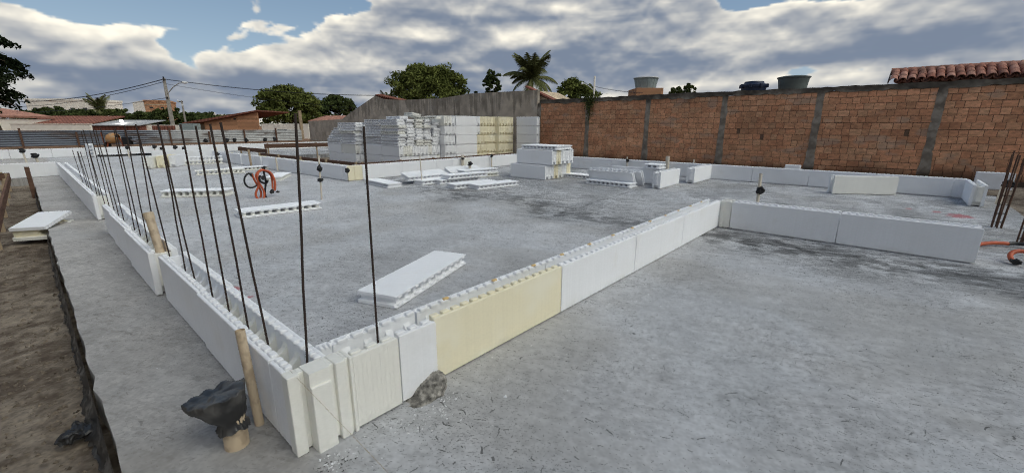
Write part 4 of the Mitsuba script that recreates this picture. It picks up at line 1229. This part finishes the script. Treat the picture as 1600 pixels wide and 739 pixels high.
for i, (x, y, z, s) in enumerate(((3.85, 26.2, 0.42, 0.16), (5.0, 26.0, 0.30, 0.14), (3.35, 22.6, 0.30, 0.13), (3.65, 23.4, 0.42, 0.12), (4.05, 22.8, 0.5, 0.15), (2.55, 24.0, 0.5, 0.14))):
    stake(f"distant pipe with black bag on the far slab behind the steel bars, {ORD[i]} of six", (x, y, -0.02), (x, y, z), 0.025, wraps=((0.95, (s * 0.6, s * 0.6, s * 0.8)),))
single("black_hose", "black hose lying on the slab along the foot of the farthest wall", "hose", conduit_mesh([(1.7, 25.9, 0.05), (2.3, 25.7, 0.04), (3.0, 25.8, 0.05), (3.7, 25.4, 0.05), (4.0, 24.9, 0.04)], 0.05, False), "black_plastic", None, 50)
for i, x in enumerate((8.3, 9.6, 10.1, 10.9, 12.2, 12.9)):
    b = thing("plastic_bag", f"black bag on the soil bank below the metal fence, {ORD[i]} from the left", "plastic bag")
    wrap(b, (x, 35.5, 0.36), (0.17, 0.14, 0.16), 40 + i, "film")

# ------------------------------------------------------------------ roof and tanks behind the brick wall
rf = thing("tiled_roof", "clay tile roof edge showing above the brick wall at the right", "roof")
tile = MB()
v, f, uv = [], [], []
N = 7
for s, (r0, z0) in enumerate(((0.098, 0.0), (0.082, 0.0))):
    for i in range(N + 1):
        a = math.pi * i / N
        v.append((0.0 if s == 0 else 0.42, -r0 * math.cos(a), r0 * 0.85 * math.sin(a)))
for i in range(N):
    f += [(i, i + 1, N + 2 + i), (i, N + 2 + i, N + 1 + i)]
o = len(v)
for i in range(N + 1):
    a = math.pi * i / N
    v.append((0.0, -0.078 * math.cos(a), 0.066 * math.sin(a)))
for i in range(N):
    f += [(i, o + i, o + i + 1), (i, o + i + 1, i + 1)]
slope = 20.0
for row in range(3):
    for c in range(18):
        y = -1.40 - 0.198 * c
        m = MB().add(v, f, [(2 * (row * 40 + c) + 0.5, 0.0)] * len(v))
        part(rf, "roof_tile", m, "clay_tile", M(16.78 + 0.335 * row + 0.008 * RNG.normal(), y + 0.006 * RNG.normal(), 2.74 + 0.122 * row, 0.8 * RNG.normal(), 0, -slope), True, m.uvs())
        if row < 2:
            m = MB().add(v, f, [(2 * (row * 40 + c + 400) + 0.5, 0.0)] * len(v))
            part(rf, "channel_tile", m, "clay_tile", M(16.80 + 0.335 * row, y - 0.099, 2.74 + 0.122 * row, 0, 0, -slope) @ T4().rotate([1, 0, 0], 180), True, m.uvs())
m = MB()
for c in range(9):
    part(rf, "ridge_tile", MB().lathe([(0.105, 0), (0.088, 0.42)], 12), "clay_tile", M(17.80, -1.28 - 0.38 * c, 3.085, 90) @ T4().rotate([0, 1, 0], -90) @ T4().rotate([0, 0, 1], 0), 50)
part(rf, "verge", MB().prism([(16.76, 2.66), (16.76, 2.72), (17.8, 3.10), (17.8, 3.04)], -1.30, -1.27, axis=1), "rust_steel")
part(rf, "gable_wall", MB().prism([(17.0, 0.0), (18.6, 0.0), (18.6, 2.8), (17.8, 3.0), (17.0, 2.72)], -5.2, -1.5, axis=1), "brick_far")


def tank(name, label, c, prof, mat, lid=None, lid_mat=None):
    t = thing(name, label, "water tank")
    part(t, "body", MB().lathe(prof, 32, c), mat, None, 40)
    if lid:
        part(t, "lid", MB().lathe(lid, 32, c), lid_mat or mat, None, 40)
    return t


t = tank("water_tank", "pale blue round water tank on a brick base above the brick wall", (22.15, 8.78, 3.36), [(0.46, 0.0), (0.50, 0.02), (0.60, 0.50), (0.645, 0.51), (0.645, 0.545)], "tank_blue", [(0.66, 0.535), (0.66, 0.565), (0.3, 0.60), (0.001, 0.61)], "lamp_white")
for i in range(10):
    a = 2 * math.pi * i / 10
    part(t, "rib", MB().tube([(22.15 + 0.505 * math.cos(a), 8.78 + 0.505 * math.sin(a), 3.40), (22.15 + 0.60 * math.cos(a), 8.78 + 0.60 * math.sin(a), 3.86)], 0.02, 6), "tank_blue")
single("brick_pier", "square brick base under the pale blue water tank", "brick base", MB().cbox(-0.82, 0.82, -0.7, 0.7, 0.0, 3.355, 0.01), "brick_far", M(22.15, 8.78, 0, 41))
t = tank("water_tank", "dark blue water tank with lugs on its lid above the brick wall", (20.45, 3.15, 2.4), [(0.44, 0), (0.47, 0.62), (0.50, 0.63), (0.50, 0.68)], "tank_navy", [(0.51, 0.66), (0.51, 0.72), (0.38, 0.80), (0.36, 0.86), (0.001, 0.885)])
for i in range(8):
    a = 2 * math.pi * i / 8
    part(t, "lug", MB().cbox(-0.05, 0.06, -0.055, 0.055, -0.05, 0.10, 0.02), "tank_navy", M(20.45 + 0.50 * math.cos(a), 3.15 + 0.50 * math.sin(a), 3.06, math.degrees(a)))
t = tank("water_tank", "grey green round water tank above the right half of the brick wall", (20.95, 1.82, 2.55), [(0.42, 0), (0.45, 0.05), (0.555, 0.78), (0.585, 0.79), (0.585, 0.82)], "tank_green", [(0.60, 0.81), (0.60, 0.84), (0.45, 0.875), (0.001, 0.895)])
single("tank_stand", "low wall carrying the dark blue and the grey green tank", "wall", MB().cbox(20.0, 21.6, 1.0, 4.0, 0.0, 2.40, 0.01), "brick_far")
single("tank_stand", "rendered block under the grey green water tank", "wall", MB().cbox(20.45, 21.45, 1.3, 2.35, 2.402, 2.548, 0.01), "plaster_beige")

lp = thing("street_lamp", "small white street lamp on an arm above the brick wall at its second column", "street lamp")
part(lp, "pole", MB().tube([(17.2, 8.95, -0.2), (17.2, 8.95, 3.62)], 0.045, 8), "plaster_white")
part(lp, "arm", MB().tube([(17.2, 8.95, 3.0), (17.1, 9.2, 3.22), (17.0, 9.42, 3.34)], 0.018, 6), "lamp_white")
part(lp, "lamp_head", MB().lathe([(0.001, 0.06), (0.045, 0.04), (0.06, -0.02), (0.04, -0.05), (0.001, -0.05)], 12, (16.98, 9.46, 3.33)), "lamp_white", None, 40)


# ------------------------------------------------------------------ houses beyond the site
def frame_of(a, b):
    a, b = np.array(a, float), np.array(b, float)
    L = float(np.linalg.norm(b - a))
    return L, M(a[0], a[1], 0, math.degrees(math.atan2(b[1] - a[1], b[0] - a[0])))


L, w = frame_of((2.0, 161.5), (12.6, 149.5))
h = thing("white_building", "long low white building behind the trees at far left", "building")
part(h, "wall", MB().cbox(0, L, 0, 9, -0.5, 7.2, 0.02), "plaster_white", w)
part(h, "parapet", MB().cbox(-0.15, L + 0.15, -0.15, 9.15, 7.21, 7.75, 0.02), "plaster_white", w)
for i in range(5):
    part(h, "window", MB().box(1.5 + 3.1 * i, 2.6 + 3.1 * i, -0.03, 0.05, 4.6, 5.6), "dark_glass", w)

h = thing("brick_building", "two storey orange brick building with a blank white side wall, behind the utility pole", "building")
L, w = frame_of((17.46, 113.8), (21.4, 112.5))
part(h, "front_wall", MB().box(0, L, 0, 8, -0.5, 6.05), "brick_far", w)
part(h, "parapet", MB().cbox(-0.12, L + 0.12, -0.12, 8.1, 6.06, 6.40, 0.02), "brick_far", w)
part(h, "band", MB().box(-0.03, L + 0.03, -0.06, -0.004, 5.45, 5.58), "plaster_beige", w)
for x in (1.0, 2.8):
    part(h, "window", MB().box(x - 0.28, x + 0.28, -0.03, 0.1, 4.75, 5.05), "dark_glass", w)
L2, w2 = frame_of((15.9, 115.6), (17.42, 113.85))
part(h, "side_wall", MB().prism([(0, -0.5), (L2, -0.5), (L2, 6.35), (0, 5.9)], 0, 0.3, axis=1), "plaster_white", w2)

h = thing("low_white_building", "low white building with a stepped parapet beyond the brick house", "building")
L, w = frame_of((26.8, 118.3), (32.0, 113.0))
part(h, "wall", MB().cbox(0, L, 0, 6, -0.5, 3.55, 0.02), "plaster_white", w)
for x0, x1, z in ((0.2, 2.2, 3.9), (2.4, 4.2, 4.25), (4.4, 6.6, 3.85)):
    part(h, "parapet", MB().cbox(x0, x1, -0.05, 0.4, 3.56, z, 0.01), "plaster_white", w)
part(h, "window", MB().box(3.1, 3.4, -0.03, 0.05, 3.0, 3.2), "dark_glass", w)

h = thing("brick_house", "brick house with a sloping red roof edge, right of the utility pole", "house")
L, w = frame_of((11.58, 53.99), (16.3, 48.65))
part(h, "wall", MB().prism([(1.45, -0.3), (L, -0.3), (L, 2.74), (1.45, 1.74)], 0, 0.2, axis=1), "brick_far", w)
part(h, "side_wall", MB().box(1.45, 1.6, 0.21, 6, -0.3, 1.75), "brick_far", w)
part(h, "porch_wall", MB().box(-0.3, 1.44, 1.8, 2.0, -0.3, 1.6), "plaster_beige", w)
part(h, "door", MB().box(0.5, 1.1, 1.74, 1.795, -0.3, 1.45), "dark_glass", w)
part(h, "roof", MB().prism([(-0.6, 1.60), (1.5, 1.78), (L + 0.25, 2.86), (L + 0.25, 2.98), (1.5, 1.90), (-0.6, 1.70)][::-1], -0.35, 6, axis=1), "roof_tile_far", w)
part(h, "window", MB().box(4.6, 4.85, -0.02, 0.02, 2.0, 2.15), "dark_glass", w)
single("water_tank", "square grey blue water tank beside the brick house porch", "water tank", MB().cbox(-0.75, 0.75, -0.5, 0.5, 0.75, 1.58, 0.05), "tank_blue", M(11.0, 51.7, 0, -48))
single("tank_stand", "timber stand under the square grey blue tank", "stand", MB().box(-0.7, -0.6, -0.4, 0.4, -0.2, 0.748).box(0.6, 0.7, -0.4, 0.4, -0.2, 0.748), "old_wood", M(11.0, 51.7, 0, -48))

h = thing("white_house_wall", "low white garden wall with a dark slit just left of the grey wall", "wall")
L, w = frame_of((16.2, 47.6), (18.8, 42.6))
part(h, "wall", MB().cbox(0, L, 0, 0.2, -0.3, 1.60, 0.01), "plaster_white", w)
part(h, "slit", MB().box(1.9, 3.1, -0.02, 0.02, 0.92, 1.05), "dark_glass", w)
single("timber_post", "pale timber post standing at the left end of the grey rendered wall", "post", MB().prism([(17.35, 41.0), (17.60, 41.0), (17.60, 41.2), (17.35, 41.2)], -0.2, 2.80), "pale_wood")

h = thing("white_garden_wall", "long white garden wall behind the left part of the metal fence", "wall")
L, w = frame_of((-0.95, 62.1), (4.12, 56.4))
part(h, "wall", MB().cbox(0, L, 0, 0.2, -0.3, 1.50, 0.01), "plaster_white", w)
part(h, "coping", MB().box(-0.04, L + 0.04, -0.05, 0.25, 1.502, 1.55), "plaster_white", w)
h = thing("tiled_house", "house with a long brown tile roof behind the white garden wall at left", "house")
L, w = frame_of((-0.75, 66.0), (4.3, 60.6))
part(h, "wall", MB().box(0.2, L - 0.2, 0.5, 6, -0.3, 1.55), "plaster_beige", w)
part(h, "roof", MB().prism([(-0.2, 1.45), (-0.2, 1.55), (4.5, 2.42), (4.5, 2.30)], -0.2, L + 0.2, axis=0), "roof_tile_far", w)
h = thing("orange_roof_house", "small cream house with an orange roof at the left edge of the photo", "house")
L, w = frame_of((-4.6, 65.5), (-1.55, 62.4))
part(h, "wall", MB().box(0, L, 0, 5, -0.3, 2.0), "plaster_white", w)
part(h, "roof", MB().prism([(-0.3, 2.95), (L + 0.2, 2.10), (L + 0.2, 2.28), (-0.3, 3.12)], -0.3, 5.3, axis=1), "clay_tile", w)
part(h, "window", MB().box(2.1, 3.3, -0.03, 0.05, 0.9, 1.5), "dark_glass", w)
h = thing("metal_roof_shed", "shed with a grey metal roof and red brown front, under the bright lamp", "shed")
L, w = frame_of((4.5, 60.7), (7.9, 57.0))
part(h, "roof", MB().prism([(-0.25, 1.38), (-0.25, 1.44), (3.4, 1.98), (3.4, 1.92)], -0.3, L + 0.2, axis=0), "galvanised_far", w)
part(h, "wall", MB().box(0, L, 0, 3.2, -0.3, 1.36), "roof_tile_far", w)
lm = thing("flood_lamp", "lit white flood lamp above the grey metal roof", "lamp")
part(lm, "post", MB().tube([(6.86, 59.45, -0.2), (6.86, 59.45, 1.72)], 0.04, 6), "lamp_white")
k = part(lm, "bulb", MB().lathe([(0.001, -0.16), (0.12, -0.10), (0.17, 0.0), (0.12, 0.10), (0.001, 0.16)], 14, (6.83, 59.37, 1.86)), "lamp_white", None, True)
scene[k]["emitter"] = {"type": "area", "radiance": {"type": "rgb", "value": [7.0, 6.9, 6.4]}}
h = thing("white_shed", "small white wall right of the red brown shed front", "wall")
L, w = frame_of((7.9, 58.1), (10.9, 55.0))
part(h, "wall", MB().cbox(0, L, 0, 0.2, -0.3, 1.45, 0.01), "plaster_white", w)
h = thing("tile_pile", "stack of red brown roof tiles left of the utility pole foot", "roof tiles")
L, w = frame_of((8.4, 54.5), (9.9, 52.9))
for i in range(9):
    part(h, "tile_row", MB().lathe([(0.14, 0), (0.12, 1.3)], 8), "roof_tile_far", w @ T4().translate([0.12 + 0.25 * i, 0, 0.1]) @ T4().rotate([1, 0, 0], -6))
h = thing("red_roof_house", "house with a pale red tile roof behind the low end of the grey wall", "house")
L, w = frame_of((22.6, 50.6), (24.6, 45.4))
part(h, "wall", MB().box(0.1, L - 0.1, 0.3, 5, -0.3, 2.0), "plaster_beige", w)
part(h, "roof", MB().prism([(-0.2, 1.85), (-0.2, 1.97), (2.6, 2.62), (2.6, 2.50)], -0.2, L + 0.2, axis=0), "clay_tile", w)

# ------------------------------------------------------------------ utility poles and wires
up = thing("utility_pole", "tall grey concrete utility pole with a street lamp arm, behind the metal fence", "utility pole")
m = MB()
m.add([(x * (0.22 if z < 1 else 0.12) + 11.28, y * (0.17 if z < 1 else 0.10) + 60.38, z) for z in (-0.3, 6.5) for x, y in ((-1, -1), (1, -1), (1, 1), (-1, 1))],
      [(0, 1, 5), (0, 5, 4), (1, 2, 6), (1, 6, 5), (2, 3, 7), (2, 7, 6), (3, 0, 4), (3, 4, 7), (4, 5, 6), (4, 6, 7)])
part(up, "shaft", m, "pole_concrete")
part(up, "lamp_arm", MB().tube([(11.3, 60.3, 4.8), (11.8, 59.7, 5.5), (12.3, 59.2, 5.95), (12.7, 58.75, 6.02)], 0.045, 6), "pole_concrete")
part(up, "lamp_head", MB().lathe([(0.001, -0.3), (0.12, -0.2), (0.14, 0.1), (0.05, 0.35), (0.001, 0.36)], 10), "lamp_white", M(12.75, 58.7, 6.03, -48) @ T4().rotate([0, 1, 0], 95), 40)
for z in (6.45, 6.2, 4.3):
    part(up, "insulator", MB().lathe([(0.001, 0), (0.09, 0.02), (0.06, 0.10), (0.09, 0.14), (0.001, 0.22)], 8, (11.22, 60.2, z)), "black_plastic")
up2 = thing("utility_pole", "thinner distant utility pole with insulators right of the tall pole", "utility pole")
part(up2, "shaft", MB().tube([(13.57, 65.33, -0.2), (13.57, 65.33, 4.40)], [0.13, 0.09], 8), "pole_concrete")
part(up2, "crossarm", MB().box(-0.5, 0.12, -0.05, 0.05, 4.18, 4.28), "rust_steel", M(13.57, 65.33, 0, -48))
for x in (-0.45, 0.0):
    part(up2, "insulator", MB().lathe([(0.001, 0), (0.10, 0.05), (0.10, 0.25), (0.001, 0.32)], 8, (13.57 + x * 0.66, 65.33 - x * 0.75, 3.72 - x)), "lamp_white")


def wire(label, a, b, sag, r=0.028):
    a, b = np.array(a, float), np.array(b, float)
    t = np.linspace(0, 1, 24)
    q = a + (b - a) * t[:, None]
    q[:, 2] -= sag * 4 * t * (1 - t)
    single("overhead_wire", label, "wire", MB().tube(q, r, 4), "black_plastic")


wire("overhead wire from the tall pole top to the left edge, upper one", (11.25, 60.3, 6.38), (-3.0, 116.0, 5.6), 1.1, 0.045)
wire("overhead wire from the tall pole to the left edge, middle one", (11.25, 60.3, 6.12), (-3.2, 116.5, 4.6), 1.0, 0.03)
wire("overhead wire from the tall pole to the left edge, lowest one", (11.25, 60.3, 4.42), (-3.2, 116.5, 3.6), 0.6, 0.025)
wire("overhead wire from the tall pole top to the right, upper one", (11.3, 60.3, 6.38), (33.0, 46.0, 5.2), 0.55, 0.036)
wire("overhead wire from the tall pole to the right, lower one", (11.3, 60.3, 5.9), (33.0, 47.0, 3.4), 0.5, 0.018)
wire("overhead wire above the left part of the brick wall", (27.5, 16.2, 4.5), (20.6, 8.2, 3.05), 0.12, 0.014)

# ------------------------------------------------------------------ concrete mixer by the fence
mx = thing("concrete_mixer", "orange concrete mixer standing on the soil before the metal fence", "concrete mixer")
part(mx, "drum", MB().lathe([(0.001, -0.36), (0.20, -0.34), (0.32, -0.10), (0.33, 0.10), (0.25, 0.30), (0.17, 0.42), (0.14, 0.42)], 18), "machine_orange", M(3.25, 34.7, 0.62, -55) @ T4().rotate([0, 1, 0], 72), 40)
part(mx, "frame", MB().tube([(2.95, 34.9, 0.05), (3.05, 34.8, 0.62), (3.55, 34.3, 0.62), (3.65, 34.2, 0.05)], 0.04, 6).tube([(2.9, 34.6, 0.05), (3.05, 34.8, 0.55)], 0.04, 6), "machine_red")
part(mx, "motor_box", MB().cbox(-0.22, 0.22, -0.16, 0.16, 0.25, 0.72, 0.03), "black_plastic", M(3.85, 34.1, 0, -50))
part(mx, "chute", MB().prism([(-0.3, 0.52), (0.32, 0.24), (0.34, 0.30), (-0.28, 0.58)], -0.14, 0.14, axis=1), "galvanised", M(4.15, 33.9, 0.08, -50))
part(mx, "wheel", MB().lathe([(0.001, -0.05), (0.2, -0.05), (0.22, 0), (0.2, 0.05), (0.001, 0.05)], 14), "black_plastic", M(2.98, 34.95, 0.22, 35) @ T4().rotate([1, 0, 0], 90), 40)
part(mx, "lever", MB().tube([(2.85, 34.9, 0.05), (2.80, 34.95, 1.0)], 0.03, 6), "machine_red")


# ------------------------------------------------------------------ trees
def leaf_cloud(clumps, per, size, spread, seed, droop=0.0, stretch=(1, 1, 0.7)):
    """Leaf faces scattered round clump centres; u carries each leaf's own tone."""
    rs = np.random.default_rng(seed)
    n = len(clumps) * per
    c = np.repeat(np.asarray(clumps, float), per, 0)
    d = rs.normal(size=(n, 3))
    d /= np.linalg.norm(d, axis=1, keepdims=True)
    rad = rs.random(n) ** 0.45
    p = c + d * rad[:, None] * spread * np.array(stretch)
    p[:, 2] -= droop * rad ** 2
    a = rs.normal(size=(n, 3))
    a[:, 2] -= droop
    a /= np.linalg.norm(a, axis=1, keepdims=True)
    b = np.cross(a, rs.normal(size=(n, 3)))
    b /= np.linalg.norm(b, axis=1, keepdims=True)
    s = size * (0.6 + 0.8 * rs.random(n))[:, None]
    v = np.stack([p - a * s, p + b * s * 0.42, p + a * s, p - b * s * 0.42], 1).reshape(-1, 3)
    i = np.arange(n)[:, None] * 4
    f = np.concatenate([i + [0, 1, 2], i + [0, 2, 3]])
    base = np.repeat(rs.random(len(clumps)), per)
    tone = np.clip(0.12 + 0.55 * base + 0.32 * (rs.random(n) - 0.35), 0, 1)
    uv = np.stack([np.repeat(tone, 4), np.zeros(4 * n)], -1)
    return trimesh.Trimesh(v, f, process=False), uv


def tree(label, x, y, zc, r, rz, mat, seed, n=90, per=90, size=0.16, name="tree", lump=0.34, base=-0.2, trunk_r=None):
    """Leaf clumps packed through a lumpy dome, thinner inside, with gaps at the rim."""
    rs = np.random.default_rng(seed)
    t = thing(name, label, "tree")
    d = rs.normal(size=(n, 3))
    d /= np.linalg.norm(d, axis=1, keepdims=True)
    d[:, 2] = np.where(d[:, 2] < -0.55, -d[:, 2], d[:, 2])
    bump = 1 - lump + lump * 1.9 * meshkit.fbm(d * 1.7 + seed, 3, seed)
    rad = bump * (0.45 + 0.50 * rs.random(n) ** 0.5)
    cs = np.array([x, y, zc]) + d * rad[:, None] * [r, r, rz]
    mesh, uv = leaf_cloud(cs, per, size, r * 0.15, seed + 1)
    part(t, "crown", mesh, mat, uv=uv)
    tr = trunk_r or r * 0.07
    part(t, "trunk", MB().tube([(x, y, base), (x + 0.04 * r, y, (base + zc) * 0.5), (x, y + 0.03 * r, zc)], [tr * 1.3, tr, tr * 0.6], 8), "bark")
    for k in range(5):
        c = cs[k * (n // 5)]
        part(t, "limb", MB().tube([(x, y, zc - rz * 0.5), (0.5 * (x + c[0]), 0.5 * (y + c[1]), 0.5 * (zc - rz * 0.4 + c[2])), c], [tr * 0.5, tr * 0.35, tr * 0.12], 6), "bark")
    return t


tree("broad dark green mango tree behind the grey wall, largest tree in the photo", 29.57, 36.64, 4.3, 4.3, 3.7, "leaf_mango", 101, 300, 75, 0.17)
tree("round green tree left of the grey wall's low end", 24.3, 60.7, 3.4, 4.1, 3.35, "leaf_mango", 102, 260, 60, 0.20, lump=0.25)
tree("smaller dark tree right of the round green tree, behind the red roof", 33.4, 65.7, 3.4, 3.5, 2.7, "leaf_dark", 103, 180, 50, 0.20)
tree("dark low tree between the round tree and the smaller one", 29.5, 66.5, 2.4, 2.6, 1.7, "leaf_dark", 104, 120, 45, 0.20)
tree("small upright tree just left of the coconut palm", 29.5, 27.3, 4.4, 1.0, 2.1, "leaf_dark", 105, 90, 45, 0.13, lump=0.6)
tree("shrub top left of the small upright tree, over the grey wall", 28.7, 28.6, 3.55, 0.6, 1.1, "leaf_dark", 106, 40, 40, 0.11)
tree("round dark tree behind the left end of the brick wall", 29.8, 18.3, 3.5, 1.95, 1.65, "leaf_mango", 107, 160, 60, 0.12)
tree("feathery bush tips behind the brick wall, right of the blue tank", 22.3, 7.2, 2.9, 0.42, 0.62, "leaf_olive", 108, 30, 60, 0.07, lump=0.7)
tree("feathery bush tips behind the brick wall, farther right of the blue tank", 21.5, 6.3, 2.9, 0.40, 0.60, "leaf_olive", 109, 30, 60, 0.07, lump=0.7)
for i, (x, y, z, r, rz) in enumerate(((0.6, 102, 1.9, 2.4, 1.5), (3.4, 99.5, 2.2, 2.7, 1.65), (6.4, 97, 2.1, 2.6, 1.6), (10.6, 94.4, 2.4, 2.0, 1.5), (13.2, 88, 2.0, 2.2, 1.4), (16.0, 85.3, 2.2, 2.4, 1.5), (19.0, 82.5, 2.0, 2.3, 1.3), (22.2, 80, 1.8, 2.0, 1.1))):
    tree(f"distant dark tree beyond the houses at left, {ORD[i]} from the left", x, y, z, r * 1.15, rz * 1.15, "leaf_olive" if i in (3, 7) else "leaf_dark", 120 + i, 110, 45, 0.22)

# dark drooping tree at the left edge
t = thing("conifer_tree", "dark drooping tree cut by the left edge of the photo", "tree")
rs = np.random.default_rng(77)
cx, cy = -2.1, 47.3
cs = []
for k in range(46):
    z = 2.7 + 6.5 * (k / 45)
    prof = 2.75 * math.sin(math.pi * min(1, max(0.08, (9.9 - z) / 7.6))) ** 0.6
    a = rs.uniform(0, 6.28)
    for s in np.linspace(0.2, 1.0, 7):
        q = np.array([cx + math.cos(a) * prof * s, cy + math.sin(a) * prof * s, z - 0.55 * s * s + 0.10 * rs.normal()])
        cs.append(q)
mesh, uv = leaf_cloud(cs, 46, 0.15, 0.46, 78, 0.35, (1, 1, 0.42))
part(t, "crown", mesh, "leaf_needle", uv=uv)
part(t, "trunk", MB().tube([(cx + 0.85, cy - 0.8, -0.2), (cx + 0.5, cy - 0.5, 3), (cx, cy, 8.2)], [0.13, 0.11, 0.04], 8), "bark")
for k in range(10):
    a = rs.uniform(0, 6.28)
    z = 3.2 + 0.5 * k
    part(t, "limb", MB().tube([(cx, cy, z), (cx + 1.3 * math.cos(a), cy + 1.3 * math.sin(a), z + 0.05), (cx + 2.5 * math.cos(a), cy + 2.5 * math.sin(a), z - 0.5)], [0.06, 0.04, 0.015], 6), "bark")


def palm(label, x, y, z, length, fronds, seed, mat="leaf_palm", base=-0.2):
    rs = np.random.default_rng(seed)
    t = thing("palm_tree", label, "palm tree")
    part(t, "trunk", MB().tube([(x + 0.2, y, base), (x + 0.1, y, z * 0.5), (x, y, z)], [0.16, 0.12, 0.09], 8), "bark")
    for k in range(fronds):
        a = 2 * math.pi * (k * 0.382) + rs.normal() * 0.2
        e = math.radians(rs.uniform(-25, 80) if k > 5 else rs.uniform(60, 85))
        L = length * rs.uniform(0.85, 1.1)
        n = 16
        pts = []
        q, ang = np.array([x, y, z]), e
        for i in range(n + 1):
            pts.append(q.copy())
            q = q + L / n * np.array([math.cos(a) * math.cos(ang), math.sin(a) * math.cos(ang), math.sin(ang)])
            ang -= (0.036 + 0.05 * math.cos(e)) * (0.5 + 1.1 * i / n)
        pts = np.array(pts)
        m = MB().tube(pts, np.linspace(0.028, 0.006, n + 1), 4, False)
        v, f = [], []
        side = np.array([-math.sin(a), math.cos(a), 0])
        for i in range(2, 3 * n):
            tpos = i / (3 * n)
            j = min(int(tpos * n), n - 1)
            c = pts[j] + (pts[j + 1] - pts[j]) * (tpos * n - j)
            tg = pts[j + 1] - pts[j]
            tg /= np.linalg.norm(tg)
            ll = 0.34 * length * math.sin(math.pi * (0.12 + 0.86 * tpos)) ** 0.8
            for sg in (-1, 1):
                d = side * sg * 0.8 + tg * 0.6 + np.array([0, 0, -0.45 - 0.3 * rs.random()])
                d /= np.linalg.norm(d)
                o = len(v)
                wv = tg * 0.028 * length / 2
                v += [c - wv, c + wv, c + d * ll * 0.6 + wv * 0.8, c + d * ll]
                f += [(o, o + 1, o + 2), (o, o + 2, o + 3)]
        nv = m.n
        m.add(v, f)
        tone = np.clip(0.25 + 0.5 * rs.random() + 0.15 * rs.normal(size=m.n), 0, 1)
        part(t, "frond", m, mat, uv=np.stack([tone, np.zeros(m.n)], -1))
    return t


palm("coconut palm behind the join of the grey wall and the brick wall", 27.45, 20.9, 5.15, 2.35, 30, 201)
palm("small distant palm at left, right of the white building", 9.3, 100.4, 3.9, 3.0, 18, 202)
palm("palm tips behind the sloping end of the grey wall", 29.6, 47.5, 2.9, 1.6, 12, 203)
palm("palm fronds at the left flank of the mango tree", 26.6, 40.3, 3.6, 1.7, 12, 204)
